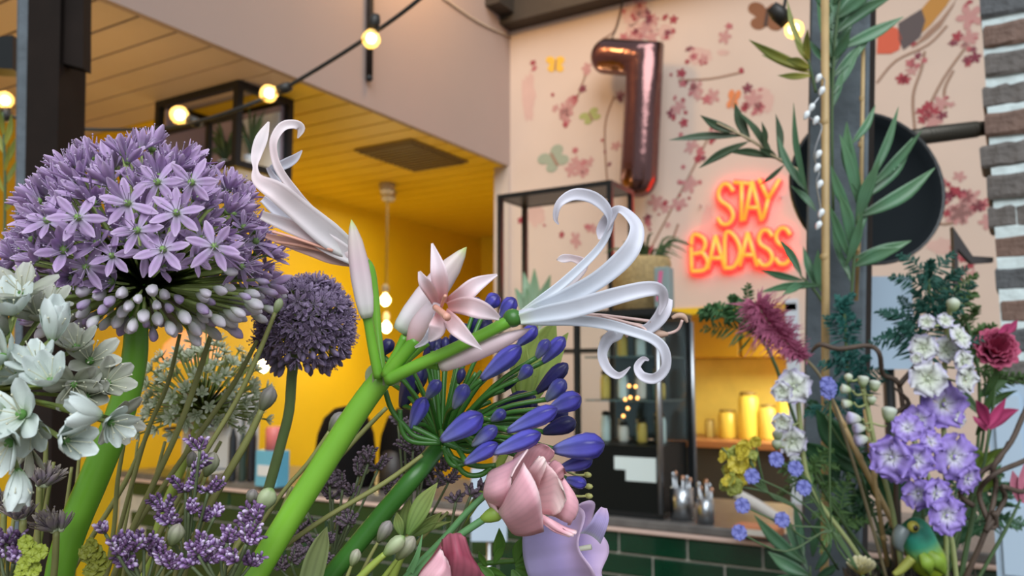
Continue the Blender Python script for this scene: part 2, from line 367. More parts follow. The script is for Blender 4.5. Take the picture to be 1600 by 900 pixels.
# ------------------------------------------------------------------ neon sign
neon = mat('neon_core', (1, .3, .05), .3, emit=1.7, ecol=(1.0, .165, .012))
neonr = mat('neon_halo', (1, .05, .03), .3, emit=4.5, ecol=(1.0, .012, .013))  # wider red tube added behind each letter, glowing as its halo
ND = VW - .035
LET = {'S': [[(.95, .82), (.7, .98), (.35, 1), (.08, .82), (.18, .6), (.75, .42), (.95, .2), (.7, .01), (.3, 0), (.02, .16)]], 'T': [[(0, 1), (1, .97)], [(.5, 1), (.48, 0)]],
       'A': [[(0, 0), (.45, 1), (1, 0)], [(.2, .33), (.8, .33)]], 'Y': [[(0, 1), (.45, .5)], [(1, 1), (.45, .5), (.2, 0)]],
       'B': [[(0, 0), (.02, 1), (.65, .98), (.82, .78), (.6, .56), (.1, .5)], [(.6, .56), (.95, .3), (.75, .04), (0, 0)]], 'D': [[(0, 0), (.02, 1), (.6, .95), (1, .5), (.6, .05), (0, 0)]]}
sp = onY(1160, 355, ND)
sign = thing('neon_sign', sp, 'glowing red and orange neon sign reading STAY BADASS on the blossom wallpaper', 'neon sign')
for row in ([('S', 1121, 1147, 288, 350), ('T', 1146, 1172, 285, 346), ('A', 1163, 1190, 283, 345), ('Y', 1186, 1218, 280, 342)],
            [('B', 1081, 1107, 370, 424), ('A', 1106, 1133, 368, 421), ('D', 1133, 1157, 366, 419), ('A', 1156, 1183, 363, 416), ('S', 1184, 1208, 360, 414), ('S', 1211, 1236, 357, 412)]):
    for ch, xa, xb, ya, yb in row:
        g = G(); h = G()
        for st in LET[ch]:
            P = [onY(xa + (xb - xa) * u, yb - (yb - ya) * v, ND) for u, v in st]
            k = 1 if ch in 'TAY' else 4
            for i in range(len(P) - 1 if k == 1 else 1):
                seg = P[i:i + 2] if k == 1 else P
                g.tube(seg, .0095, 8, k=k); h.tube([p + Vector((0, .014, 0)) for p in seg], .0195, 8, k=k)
        lt = h.build('letter_halo', neonr, sign); g.build('glow_tube', neon, lt)
g = G(); a, b = onY(1070, 440, ND), onY(1245, 272, ND)
for zx in (.15, .85):
    for zz in (.2, .8):
        p = Vector((a.x + (b.x - a.x) * zx, VW - .015, a.z + (b.z - a.z) * zz)); g.tube([p - Vector((0, .016, 0)), p + Vector((0, .015, 0))], .004, 6, k=1)
g.build('stand_off', steel, sign)
# ------------------------------------------------------------------ foil balloon
foil = mat('rose_brown_foil', (.20, .105, .10), .16, metal=1, bump=(25, .25))
BD = VW - .17
def bp_(x, y_): return onY(x, y_, BD)
path = [(940, 87), (948, 88), (1008, 93), (1003, 160), (1000, 250), (998, 282)]
C = [bp_(*p) for p in path]; rr = m_at(26.5, (C[0] - CAM).length); g = G(); rings = []
def ring(c, sd, r, q, t):
    n = 20; return [g.vert(c + sd * (math.cos(2 * math.pi * j / n) * r) + Vector((0, 1, 0)) * (math.sin(2 * math.pi * j / n) * q), t, j / n) for j in range(n)]
dH = (C[2] - C[0]).normalized(); dV = (C[4] - C[2]).normalized()
nH = Vector((-dH.z, 0, dH.x)).normalized(); nV = Vector((-dV.z, 0, dV.x)).normalized()
for i in range(6):
    a = math.pi / 2 * i / 6; rings.append(ring(C[1] - dH * rr * math.cos(a) * .9, nH, rr * max(.12, math.sin(a)), rr * .92 * max(.12, math.sin(a)), 0))
for f_ in (0, .5): rings.append(ring(C[1].lerp(C[2], f_), nH, rr, rr * .92, .2))
mt = (nH + nV).normalized(); rings.append(ring(C[2], mt, rr / max(.5, mt.dot(nH)), rr * .95, .4))
for f_ in (.35, .6, .8, 1): rings.append(ring(C[2].lerp(C[5], f_), nV, rr * (1 + .04 * f_), rr * .95, .4 + f_ * .5))
for i in range(1, 6):
    a = math.pi / 2 * i / 6; rings.append(ring(C[5] + dV * rr * math.sin(a) * .95, nV, rr * max(.15, math.cos(a)), rr * .9 * max(.15, math.cos(a)), 1))
for p, q in zip(rings, rings[1:]):
    for j in range(20): g.face((p[j], p[(j + 1) % 20], q[(j + 1) % 20], q[j]))
g.face(rings[0][::-1]); g.face(rings[-1])
bal = thing('foil_balloon', C[5], 'shiny rose brown foil number seven balloon hanging before the wallpaper', 'balloon'); g.build('inflated_foil', foil, bal)
g = G(); g.tube([bp_(955, 62), bp_(966, 35), bp_(976, -15), bp_(985, -120)], .004, 6); g.build('hanging_string', wood_d, bal)
g = G(); g.tube([bp_(951, 72), bp_(955, 60)], [.014, .008], 8, k=1); g.build('filling_tab', foil, bal)
# ------------------------------------------------------------------ bar counter with green metro tiles
VC = onY(975, 831, 2.77).y; ZC = onY(975, 831, VC).z
XC0, XC1, CDEP = XL + .02, 1.2, .62
bar = thing('bar_counter', (-1.5, VC + .3, 0), 'long bar counter faced with dark green tiles and pale grout', 'counter')
g = G(); g.box((XC0, VC + .012, 0), (XC1, VC + CDEP, ZC + .013)); g.build('grout_body', mat('grout', (.50, .47, .40), .8, noise=(30, .1)), bar, flat=True)
g = G(); g.box((XC0, VC - .012, ZC), (XC1, VC + .03, ZC + .014), bev=.003); g.build('pink_edge_trim', mat('pink_edge', (.62, .47, .41), .4), bar, flat=True)
TW, TH = .252, .075; tg_ = mat('green_glazed_tile', (.0015, .036, .016), .15, noise=(8, .35), coat=.3)
q = G(); q.box((0, VC, -TH + .008), (TW - .008, VC + .013, 0), bev=.003); tme = q.mesh('tile', tg_, True)
x_ref = onY(1075, 845, VC).x
for r in range(4):
    off = x_ref + (TW / 2 if r % 2 else 0) - TW * 20; i = 0
    while off + TW * i < XC1 - TW:
        x = off + TW * i; i += 1
        if x > XC0: put('tile', tme, bar, Matrix.Translation((x, 0, ZC - .004 - r * TH)))
q = G(); q.box((XC0, VC, .05), (XC1, VC + .012, ZC - 4 * TH)); q.build('lower_tiling', tg_, bar, flat=True, kind='stuff')
g = G(); g.box((XC0, VC + .0, ZC + .0145), (XC1, VC + CDEP + .05, ZC + .045), bev=.005)
g.build('worktop', mat('grey_worktop', (.13, .125, .12), .3, noise=(20, .25)), label='grey stone worktop lying on the tiled bar', cat='worktop', flat=True)
ZT = ZC + .045
# ------------------------------------------------------------------ black frames
def bar_frame(name, label, lo, hi, th, posts=True, cat='shelf', bottom=True):
    r = thing(name, Vector(((lo[0] + hi[0]) / 2, (lo[1] + hi[1]) / 2, lo[2])), label, cat); h = th / 2
    for x in (lo[0], hi[0]):
        for y_ in (lo[1], hi[1]):
            g = G(); g.box((x - h, y_ - h, lo[2]), (x + h, y_ + h, hi[2])); g.build('upright', darkm, r, flat=True)
    for z in ((lo[2] + h, hi[2] - h) if bottom else (hi[2] - h,)):
        for y_ in (lo[1], hi[1]):
            g = G(); g.box((lo[0] + h, y_ - h, z - h), (hi[0] - h, y_ + h, z + h)); g.build('rail', darkm, r, flat=True)
        for x in (lo[0], hi[0]):
            g = G(); g.box((x - h, lo[1] + h, z - h), (x + h, hi[1] - h, z + h)); g.build('rail', darkm, r, flat=True)
    return r
# hanging frame on the left
nc = onZ(373, 137, ZS - .03); lx = onY(250, 168, nc.y).x; ry = onX(452, 157, nc.x).y; zb = onX(372, 262, nc.x).z
zb = CAM.z + (nc - CAM).length * 0 + onY(372, 260, nc.y).z - CAM.z
hf = bar_frame('hanging_frame', 'black metal frame with pale and mauve panels hung under the plank ceiling', (lx, nc.y, zb), (nc.x, ry, ZS), .03, cat='frame')
g = G(); g.box((lx + .02, ry - .03, zb + .02), (nc.x - .02, ry - .01, ZS - .03)); g.build('mauve_panel', mat('mauve_board', (.40, .31, .36), .7), hf, flat=True)
g = G(); wx0 = onY(374, 210, ry - .035).x; g.box((wx0, ry - .040, zb + .02), (nc.x - .02, ry - .031, onY(420, 178, ry - .04).z)); g.build('white_panel', mat('pale_board', (.84, .88, .93), .4), hf, flat=True)
g = G(); g.box((lx + .017, nc.y + .017, zb + .032), (lx + .024, ry - .045, ZS - .032)); g.build('mauve_panel', mat('mauve_board', 0), hf, flat=True)
zm = onY(300, 197, nc.y).z; xm = onY(327, 200, nc.y).x
g = G(); g.box((lx + .01, nc.y - .01, zm - .012), (nc.x - .01, nc.y + .01, zm + .012)); g.build('rail', darkm, hf, flat=True)
g = G(); g.box((xm - .012, nc.y - .01, zb + .02), (xm + .012, nc.y + .01, zm)); g.build('upright', darkm, hf, flat=True)
# standing frame on the bar
nc2 = onY(953, 282, VC + .40); lx2 = onY(782, 303, VC + .40).x
sf = bar_frame('standing_shelf', 'tall black metal open shelf frame standing on the bar before the wallpaper', (lx2, nc2.y, ZT), (nc2.x, nc2.y + .22, nc2.z), .022)
g = G(); g.box((lx2 + .012, nc2.y + .012, nc2.z - .02), (nc2.x - .012, nc2.y + .208, nc2.z - .004)); g.build('top_board', darkm, sf, flat=True)
zs1 = onY(880, 545, nc2.y).z
g = G(); g.box((lx2 + .012, nc2.y + .012, zs1 - .016), (nc2.x - .012, nc2.y + .208, zs1)); g.build('shelf_board', darkm, sf, flat=True)
# ------------------------------------------------------------------ glass display cabinet on the bar
nk = onZ(1033, 812, ZT); cx0 = onY(903, 700, nk.y).x; cx1 = nk.x; cy1 = onX(1103, 600, nk.x).y; cy1 = min(cy1, VC + .375)
cz1 = onY(1033, 482, nk.y).z; zmid = onY(1000, 697, nk.y).z
cb = bar_frame('display_cabinet', 'black framed glass display cabinet with shelves and dark base on the bar', (cx0, nk.y, ZT), (cx1, cy1, cz1), .02, cat='cabinet')
for x, y_ in ((cx1 + .004, nk.y - .012), (cx1 + .013, cy1)):
    g = G(); g.tube([Vector((x, y_, ZT + .02)), Vector((x, y_, cz1 - .03))], .009, 8, k=1); g.build('steel_edge', steel, cb)
g = G(); g.box((cx0 + .012, nk.y - .008, ZT + .002), (cx1 - .012, cy1 - .012, zmid)); g.build('base_unit', mat('black_gloss', (.004, .006, .006), .5, spec=.2), cb, flat=True)
g = G(); g.box((cx0 + .008, nk.y + .008, cz1 - .012), (cx1 - .008, cy1 - .008, cz1 + .004)); g.build('roof_panel', darkm, cb, flat=True)
for a_ in (0, 1):
    g = G()
    if a_ == 0: g.box((cx0 + .012, nk.y - .002, zmid + .002), (cx1 - .012, nk.y + .002, cz1 - .022))
    else: g.box((cx1 - .002, nk.y + .012, zmid + .002), (cx1 + .002, cy1 - .012, cz1 - .022))
    g.build('glass_pane', glass, cb, flat=True)
g = G(); g.box((cx0 + .012, cy1 - .010, zmid + .002), (cx1 - .012, cy1 - .004, cz1 - .022)); g.build('dark_back', mat('dark_backing', (.07, .10, .105), .12, metal=.6), cb, flat=True)  # dark reflective sheet added so the cabinet interior reads as shaded
shz = [zmid + (cz1 - zmid) * f_ for f_ in (.33, .66)]
for z in shz:
    g = G(); g.box((cx0 + .012, nk.y + .040, z - .006), (cx1 - .012, cy1 - .012, z)); g.build('shelf_board', mat('glass_shelf', (.10, .16, .16), .1, alpha=.8), cb, flat=True)
for (xa, xb, ya, yb) in ((960, 987, 714, 733), (978, 1025, 716, 751)):
    p, q = onY(xa, yb, nk.y - .0085), onY(xb, ya, nk.y - .0085)
    g = G(); g.box((p.x, nk.y - (.0096 if xa < 970 else .0110), p.z), (q.x, nk.y - (.0081 if xa < 970 else .00965), q.z), bev=.0005)
    g.build('note_card', mat('card_white', (.66, .78, .78), .6), flat=True, label='small blank white card stuck on the dark cabinet base' if xa < 970 else 'larger blank pale card overlapping the smaller one on the cabinet base', cat='card')
# cakes, jars and glasses inside the cabinet
palette = [((.55, .68, .66), 'pale'), ((.08, .13, .14), 'dark'), ((.55, .42, .10), 'amber'), ((.20, .40, .42), 'teal'), ((.6, .6, .54), 'cream'), ((.34, .36, .38), 'grey')]
for si, z in enumerate([zmid] + shz):
    n = 7
    for i in range(n):
        x = cx0 + .05 + (cx1 - cx0 - .10) * i / (n - 1); yy = (nk.y + .04 + cy1 - .012) / 2 + (.036 if i % 2 else -.036)
        c, nm = palette[(i * 5 + si * 2) % 6]; r = .0195; h = random.uniform(.06, .10)
        jr = thing('storage_jar', Vector((x, yy, z + .001)), ('%s lidded jar on the %s shelf of the display cabinet' % (nm, ('lowest', 'middle', 'topmost')[si])), 'jar', 'jars in the display cabinet')
        g = G(); g.lathe((x, yy, z + .001), [(r * .9, 0), (r, .006), (r, h * .8), (r * .75, h)], 12); g.build('jar_body', mat('jar_' + nm, c, .15), jr)
        g = G(); g.lathe((x, yy, z + .001 + h), [(r * .8, 0), (r * .8, .012), (r * .3, .016)], 12); g.build('jar_lid', steel if i % 2 else darkm, jr)
# little warm fairy lights glimpsed in the cabinet
fl = thing('fairy_light_cluster', W(985, 620, (nk - CAM).length), 'cluster of small warm fairy lights behind the cabinet glass', 'fairy lights')
ydp = nk.y + .022
g = G(); FP = [onY(x, y_, ydp) for x, y_ in ((983, 603), (993, 604), (977, 624), (985, 621), (996, 622), (981, 638), (974, 650))]
for p in FP: q = G(); q.ball(p, .0065, 8); q.build('fairy_bulb', mat('fairy_glow', (1, .6, .2), .3, emit=4, ecol=(1, .42, .10)), fl)
g.tube(FP, .0012, 5); g.build('wire', darkm, fl)
# basket planter and box on the cabinet roof
pb = onY(1003, 470, nk.y + .19); bx = Vector((pb.x, nk.y + .19, cz1 + .004)); hb = onY(1003, 405, nk.y + .19).z - bx.z; rb = m_at(44, (pb - CAM).length)
pl = thing('basket_planter', bx, 'tan basket planter with grassy green plant on top of the display cabinet', 'planter')
g = G(); g.lathe(bx, [(rb * .85, 0), (rb, .01), (rb * 1.04, hb * .9), (rb * 1.0, hb), (rb * .9, hb), (rb * .88, hb * .8), (0, hb * .78)], 24); g.build('basket', mat('wicker', (.34, .24, .10), .7, noise=(60, .3), bump=(120, .6)), pl)
lg = mat('grass_leaf', [(0, (.03, .06, .02)), (1, (.10, .17, .06))], .5, trans=.2)
for i in range(34):
    a = random.random() * 6.28; l = random.uniform(.10, .24); o = Vector((math.cos(a), math.sin(a), 0)); b_ = bx + Vector((0, 0, hb * .8)) + o * rb * .4; s_ = random.uniform(.35, .9)
    g = G(); g.ribbon([b_, b_ + o * l * s_ * .4 + Vector((0, 0, l * .5)), b_ + o * l * s_ + Vector((0, 0, l * (.75 - .5 * s_)))], [.008, .010, .001], cup=.2, n=3); g.build('leaf', lg, pl)
p0, p1 = onY(1024, 476, nk.y + .03), onY(1054, 416, nk.y + .03)
bk = thing('patterned_carton', Vector((p0.x, nk.y + .04, cz1 + .004)), 'grey teal carton with pink stripe beside the basket planter', 'carton')
g = G(); g.box((p0.x, nk.y + .02, cz1 + .004), (p1.x - .02, nk.y + .075, p1.z), bev=.003); g.build('carton_body', mat('carton_teal', (.20, .27, .27), .5), bk, flat=True)
g = G(); g.prism([Vector((p0.x + .008, nk.y + .0185, cz1 + .03)), Vector((p0.x + .02, nk.y + .0185, cz1 + .03)), Vector((p0.x + .036, nk.y + .0185, p1.z - .015)), Vector((p0.x + .02, nk.y + .0185, p1.z - .015))], Vector((0, .001, 0))); g.build('pink_stripe', mat('carton_pink', (.55, .12, .25), .5), bk, flat=True)
# pale green succulent leaves glimpsed on the standing shelf
sh0 = Vector((onY(835, 460, nc2.y + .1).x, nc2.y + .1, zs1))
su = thing('potted_succulent', sh0, 'broad pale green leaves of a potted plant on the standing shelf', 'plant')
g = G(); g.lathe(sh0, [(.04, 0), (.055, .08), (.05, .085), (0, .07)], 16); g.build('pot', white, su)
for (tx, ty) in ((818, 425), (835, 420), (860, 430), (805, 450), (870, 455), (822, 450), (850, 445), (815, 470), (862, 475)):
    tp = onY(tx, ty, nc2.y + .1 + random.uniform(-.04, .04)); b_ = sh0 + Vector((0, 0, .075))
    g = G(); g.ribbon([b_, b_.lerp(tp, .5) + Vector((0, 0, .015)), tp], [.02, .055, .004], cup=.35, n=5); g.build('leaf', mat('pale_leaf', [(0, (.42, .48, .36)), (.6, (.26, .38, .24)), (1, (.16, .30, .15))], .4, trans=.15), su)
# pale card holder in front of the bar
ch = W(764, 846, 2.45); hr = Vector((RIGHT.x, RIGHT.y, 0)).normalized(); hn = Vector((VIEW.x, VIEW.y, 0)).normalized(); cw, chh = m_at(56, 2.45), m_at(112, 2.45)
chd = thing('card_holder', Vector((ch.x, ch.y, 0)), 'pale blue card on a slim stand before the tiled bar beside the pink bloom', 'card stand')
g = G(); g.prism([ch - hr * cw / 2, ch + hr * cw / 2, ch + hr * cw / 2 + Vector((0, 0, chh)), ch - hr * cw / 2 + Vector((0, 0, chh))], hn * .006); g.build('card', mat('pale_card', (.46, .56, .66), .4), chd, flat=True)
g = G(); g.tube([Vector((ch.x, ch.y, .01)) + hn * .012, ch + hn * .012 + Vector((0, 0, chh * .4))], .007, 8, k=1); g.build('stand_pole', steel, chd)
g = G(); g.lathe(Vector((ch.x, ch.y, 0)) + hn * .012, [(.13, 0), (.13, .008), (.02, .016)], 20); g.build('stand_foot', steel, chd)
# cutlery pots
for (xa, xb, yt, yb2, lb) in ((1048, 1084, 765, 812, 'steel cutlery pot with handles beside the display cabinet'), (1090, 1116, 782, 818, 'smaller steel cutlery pot among the leaves on the bar')):
    c0 = onZ((xa + xb) / 2, yb2, ZT); r = m_at((xb - xa) / 2, (c0 - CAM).length) * .95; h = m_at(yb2 - yt, (c0 - CAM).length)
    cp = thing('cutlery_pot', c0, lb, 'pot')
    g = G(); g.lathe(c0, [(r, 0), (r, h), (r * .93, h), (r * .93, .01), (0, .01)], 20); g.build('pot_body', steel, cp)
    for i in range(5):
        a = i * 1.3; q = c0 + Vector((math.cos(a) * r * .5, math.sin(a) * r * .5, .012)); ex = h + random.uniform(.01, .05); e = q + Vector((math.cos(a) * r * .24 * ex / h, math.sin(a) * r * .24 * ex / h, ex))
        kn = thing('cutlery', q, '%s ended cutlery piece standing in the %s' % ('steel' if i % 2 else 'copper', 'larger steel pot' if xa < 1060 else 'smaller steel pot'), 'cutlery', 'cutlery in the steel pots')
        g = G(); g.tube([q, e], [.003, .005], 6, k=1); g.build('handle', steel, kn); g = G(); g.ball(e, .009, 8, sq=(1, .5, 1.4)); g.build('handle_end', steel if i % 2 else mat('cutlery_copper', (.5, .28, .18), .3, metal=1), kn)
def stand_on_bar(px, yb): return onZ(px, yb, ZT + .0005)
c0 = onZ(1185, 836, ZT); 
g = G(); g.box((c0.x - .07, c0.y - .05, ZT), (c0.x + .07, c0.y + .05, ZT + .03), bev=.004)
bkk = thing('book', c0, 'closed orange book lying flat on the bar', 'book'); g.build('cover', mat('orange_cover', (.45, .17, .07), .5), bkk, flat=True)
g = G(); g.box((c0.x - .068, c0.y - .0525, ZT + .006), (c0.x + .066, c0.y - .049, ZT + .024)); g.build('pages', mat('page_white', (.62, .6, .55), .8), bkk, flat=True)
nr_ = thing('napkin_roll', onZ(1195, 815, ZT), 'rolled white napkin propped on the bar behind the green leaves', 'napkin')
a = onZ(1212, 822, ZT) + Vector((0, .03, .02)); b = a + (onY(1150, 772, a.y) - a); g = G(); g.tube([a, a.lerp(b, .5) + Vector((0, 0, .004)), b], [.018, .02, .019], 12); g.build('napkin', mat('napkin_white', (.60, .58, .54), .8), nr_)
# ------------------------------------------------------------------ kitchen behind the hatch
XK = onY(1250, 600, YB - .4).x
zk = onY(1150, 558, YB - .38).z
kc = thing('wall_cupboard', (-.6, YB - .2, zk), 'ochre wall cupboards above the bright kitchen worktop behind the hatch', 'cupboard')
for i in range(5):
    g = G(); g.box((-2.4 + i * .72, YB - .38, zk), (-2.4 + i * .72 + .70, YB - .005, zk + .75), bev=.004); d_ = g.build('cupboard_unit', yel2, kc, flat=True)
    g = G(); g.tube([Vector((-2.3 + i * .72, YB - .40, zk + .04)), Vector((-2.3 + i * .72, YB - .40, zk + .16))], .006, 6, k=1); g.build('handle', steel, d_)
zwk = onY(1150, 690, YB - .6).z
g = G(); g.box((-2.42, YB - .02, zwk + .001), (1.3, YB - .002, zk - .002)); g.build('trim_5', mat('lit_yellow_panel', (.90, .74, .18), .35, noise=(5, .15)), flat=True, kind='structure')  # paler panel added on the back wall, worktop light mixed into its yellow
kb = thing('kitchen_base_unit', (-.6, YB - .3, 0), 'kitchen base units with orange worktop edge behind the hatch', 'cabinet')
for i in range(5):
    g = G(); g.box((-2.4 + i * .72, YB - .58, 0), (-2.4 + i * .72 + .715, YB - .005, zwk - .05), bev=.004); g.build('base_door', mat('grey_unit', (.035, .035, .035), .4), kb, flat=True)
g = G(); g.box((-2.42, YB - .62, zwk - .049), (1.3, YB - .005, zwk), bev=.004); g.build('worktop_slab', mat('orange_wood', (.36, .15, .06), .4), kb, flat=True)
for i, (px, yt, ww, c, lb) in enumerate(((1137, 640, 28, (.75, .55, .08), 'yellow canister'), (1170, 612, 30, (.85, .66, .10), 'tall yellow canister'), (1200, 632, 26, (.80, .62, .12), 'wide yellow tub'), (1109, 655, 15, (.5, .40, .12), 'slim amber bottle'), (1224, 600, 18, (.78, .58, .08), 'tall yellow bottle'))):
    c0 = onZ(px, 690, zwk + .0005); c0 = Vector((onY(px, 660, YB - .3).x, YB - .3, zwk)); r = m_at(ww / 2, (c0 - CAM).length); h = onY(px, yt, YB - .3).z - zwk
    cn = thing('canister', c0, lb + ' on the kitchen worktop behind the hatch', 'canister', 'kitchen canisters'); m = mat('canister_%d' % i, c, .3)
    g = G(); g.lathe(c0, [(r * .96, 0), (r, .01), (r, h * .85), (r * .8, h * .92)], 18); g.build('canister_body', m, cn)
    g = G(); g.lathe(c0 + Vector((0, 0, h * .92)), [(r * .82, 0), (r * .82, h * .07), (r * .2, h * .09)], 18); g.build('lid', mat('canister_lid', (.30, .20, .05), .4), cn)
# ------------------------------------------------------------------ pendant lamps
def bulb_geo(c, r, ax):
    g = G(); prof = [(0, .32), (.08, .38), (.2, .62), (.4, .95), (.58, 1), (.78, .82), (.92, .48), (1, .04)]
    g.spindle(c - ax * r * 1.15, c + ax * r * 1.15, r, prof, 14); return g
def pendant(px, py_rose, py_bulb, label, X=None):
    c = onZ(px, py_rose, ZS) if X is None else onX(px, py_bulb, X); c.z = ZS; k = thing('pendant_lamp', c, label, 'lamp', 'bare bulb pendants in the yellow kitchen'); d = (c - CAM).length
    g = G(); g.lathe(c - Vector((0, 0, .07)), [(.035, 0), (.05, .03), (.055, .07)], 18); g.build('ceiling_rose', mat('rose_white', (.45, .38, .30), .5), k)
    e = W(px, py_bulb, 1); zb_ = onX(px, py_bulb, c.x).z; e = Vector((c.x, c.y, CAM.z + (c - CAM).dot(VIEW) * (ray(px, py_bulb).z)))
    g = G(); g.tube([c - Vector((0, 0, .06)), e + Vector((0, 0, .09))], .0025, 6, k=1); g.build('cord', mat('cord_grey', (.16, .11, .03), .6), k)
    g = G(); g.lathe(e + Vector((0, 0, .04)), [(.012, 0), (.024, .01), (.024, .045), (.01, .06)], 14); g.build('socket', mat('socket_pale', (.35, .28, .18), .5), k)
    bulb_geo(e, .034, Vector((0, 0, -1))).build('bulb', mat('pendant_glow', (1, .8, .4), .3, emit=14, ecol=(1, .68, .25)), k); light('POINT', 'pendant_light', e - Vector((0, 0, .06)), 9 if X is None else 2.5, (1.0, .84, .46), shadow_soft_size=.04); return k
pendant(605, 287, 470, 'bare glowing bulb on a long cord below a white ceiling rose')
pendant(607, 299, 512, 'second bare glowing bulb hanging lower on a cord in the kitchen')
pendant(411, 300, 572, 'bright bare bulb on cord beside the salmon glow', -3.55)
c = onX(300, 545, -3.75); sd_ = thing('glow_shade', c, 'salmon orange glow shaped as a lampshade behind the pale seed head', 'lamp')  # made-up hanging shade standing in for an orange patch of light
g = G(); g.lathe(c, [(.16, -.07), (.14, .02), (.07, .09), (.02, .10)], 24, closed=False); g.build('shade', mat('salmon_glow', (.75, .32, .14), .6, emit=.7, ecol=(1, .40, .14)), sd_)
g = G(); g.tube([c + Vector((0, 0, .1)), Vector((c.x, c.y, ZS + .01))], .003, 6, k=1); g.build('cord', mat('cord_grey', 0), sd_)
# ------------------------------------------------------------------ things on the left of the bar
c0 = onZ(285, 748, ZT); S = (c0 - CAM).length / F
em = thing('coffee_machine', c0, 'silvery white coffee machine standing on the bar behind the thin stems', 'coffee machine')
hw = 58 * S; hh = 120 * S
g = G(); g.box((c0.x - hw, c0.y, ZT), (c0.x + hw, c0.y + .3, ZT + .04), bev=.004); g.build('drip_tray', steel, em, flat=True)
g = G(); g.box((c0.x - hw, c0.y + .14, ZT + .04), (c0.x + hw, c0.y + .3, ZT + hh), bev=.006); g.build('back_body', mat('machine_white', (.50, .53, .55), .25), em, flat=True)
g = G(); g.box((c0.x - hw, c0.y + .01, ZT + hh * .66), (c0.x + hw, c0.y + .139, ZT + hh), bev=.006); g.build('head', mat('machine_dark', (.05, .06, .07), .25), em, flat=True)
for sx in (-.5, .5):
    p = Vector((c0.x + hw * sx, c0.y + .07, ZT + hh * .66)); g = G(); g.lathe(p - Vector((0, 0, .045)), [(.022, 0), (.03, .01), (.03, .045)], 14); g.build('group_head', steel, em)
    g = G(); g.tube([p - Vector((0, 0, .03)), p + Vector((0, -.11, -.035))], [.008, .011], 8, k=1); g.build('portafilter_handle', darkm, em)
for (px, ww, hpx, c, lb, nm) in ((362, 13, 100, (.02, .025, .03), 'slim black bottle', 'bottle'), (378, 13, 92, (.03, .05, .04), 'dark green bottle', 'bottle'), (392, 14, 104, (.015, .015, .02), 'tall black bottle', 'bottle')):
    c0 = onZ(px, 752, ZT); S = (c0 - CAM).length / F; r = ww * S / 2 * .92; h = hpx * S
    b = thing(nm, c0, lb + ' standing on the bar beside the coffee machine', 'bottle', 'bottles by the coffee machine'); g = G()
    g.lathe(c0, [(r * .9, 0), (r, .01), (r, h * .6), (r * .4, h * .75), (r * .35, h * .95)], 14); g.build('bottle_body', mat('bot_%d' % px, c, .12), b)
    g = G(); g.lathe(c0 + Vector((0, 0, h * .94)), [(r * .42, 0), (r * .42, h * .06)], 12); g.build('cap', steel, b)
for (px, yb, ww, hpx, c, lb, z0) in ((422, 760, 44, 52, (.12, .38, .52), 'light blue carton on the bar behind the small allium stem', 0), (424, 760, 26, 34, (.60, .16, .15), 'small coral red tin on top of the blue carton', 52)):
    c0 = onZ(px, yb, ZT); S = (c0 - CAM).length / F; zz = ZT + z0 * S
    b = thing('carton' if z0 == 0 else 'tin', Vector((c0.x, c0.y, zz)), lb, 'carton' if z0 == 0 else 'tin'); g = G(); m = mat('pack_%d' % z0, c, .4)
    if z0 == 0: g.box((c0.x - ww * S / 2, c0.y - .03, zz), (c0.x + ww * S / 2, c0.y + .05, zz + hpx * S), bev=.003); g.build('carton_body', m, b, flat=True)
    else: g.lathe((c0.x, c0.y + .01, zz + .001), [(ww * S / 2, 0), (ww * S / 2, hpx * S * .9), (ww * S * .4, hpx * S)], 16); g.build('tin_body', m, b)
    g = G(); g.box((c0.x - ww * S * .36, c0.y - (.033 if z0 == 0 else .0), zz + hpx * S * .3), (c0.x + ww * S * .36, c0.y - (.0302 if z0 == 0 else -.005), zz + hpx * S * .6)); g.build('pack_band', mat('pack_white', (.6, .62, .62), .5), b, flat=True)
for (px, yb, rx, hpx, lb) in ((600, 768, 42, 122, 'large black rounded hood on the bar behind the green stems'), (500, 765, 44, 118, 'black rounded hood with tan front beside the larger black one')):
    c0 = onZ(px, yb, ZT) + Vector((0, .16, 0)); S = (c0 - CAM).length / F; r = rx * S; h = hpx * S
    b = thing('rounded_hood', c0, lb, 'container'); g = G()
    g.lathe(c0, [(r, 0), (r * 1.02, .02), (r * 1.02, h * .45), (r * .95, h * .65), (r * .75, h * .85), (r * .4, h * .97), (.005, h)], 24); g.build('hood_shell', mat('matt_black', (.004, .0035, .0035), .8, spec=.1), b)
    g = G(); g.lathe(c0 + Vector((0, -r * .82, 0)), [(r * .45, .01), (r * .5, h * .25), (r * .35, h * .45), (.004, h * .5)], 18); g.build('tan_front', mat('tan_shell', (.40, .22, .08) if px < 550 else (.02, .015, .012), .5), b)
# small plants hanging in the left frame
for (bxp, byp, lst) in ((352, 250, ((325, 205), (335, 185), (345, 215), (368, 200), (330, 240), (376, 225))), (392, 245, ((378, 190), (395, 170), (408, 180), (380, 215), (412, 205)))):
    by = nc.y + .12; b_ = onY(bxp, byp, by); b_.z = zb + .03 + 0
    t_ = thing('shelf_plant', b_, 'small spiky green plant in the hanging black frame' if bxp < 380 else 'narrow leaved green plant beside the pale panel of the hanging frame', 'plant')
    g = G(); g.lathe(b_, [(.025, 0), (.035, .05), (.03, .05), (0, .045)], 14); g.build('pot', white, t_)
    for (x, y_) in lst:
        for k in range(4):
            tp = onY(x + random.uniform(-9, 9), y_ + random.uniform(-9, 9), by + random.uniform(-.05, .05)); s0 = b_ + Vector((0, 0, .045))
            g = G(); g.ribbon([s0, s0.lerp(tp, .55) + Vector((0, 0, .03)), tp], [.004, .012, .001], cup=.2, n=3); g.build('leaf', mat('shelf_leaf', [(0, (.05, .09, .04)), (1, (.12, .20, .09))], .5, trans=.2), t_)
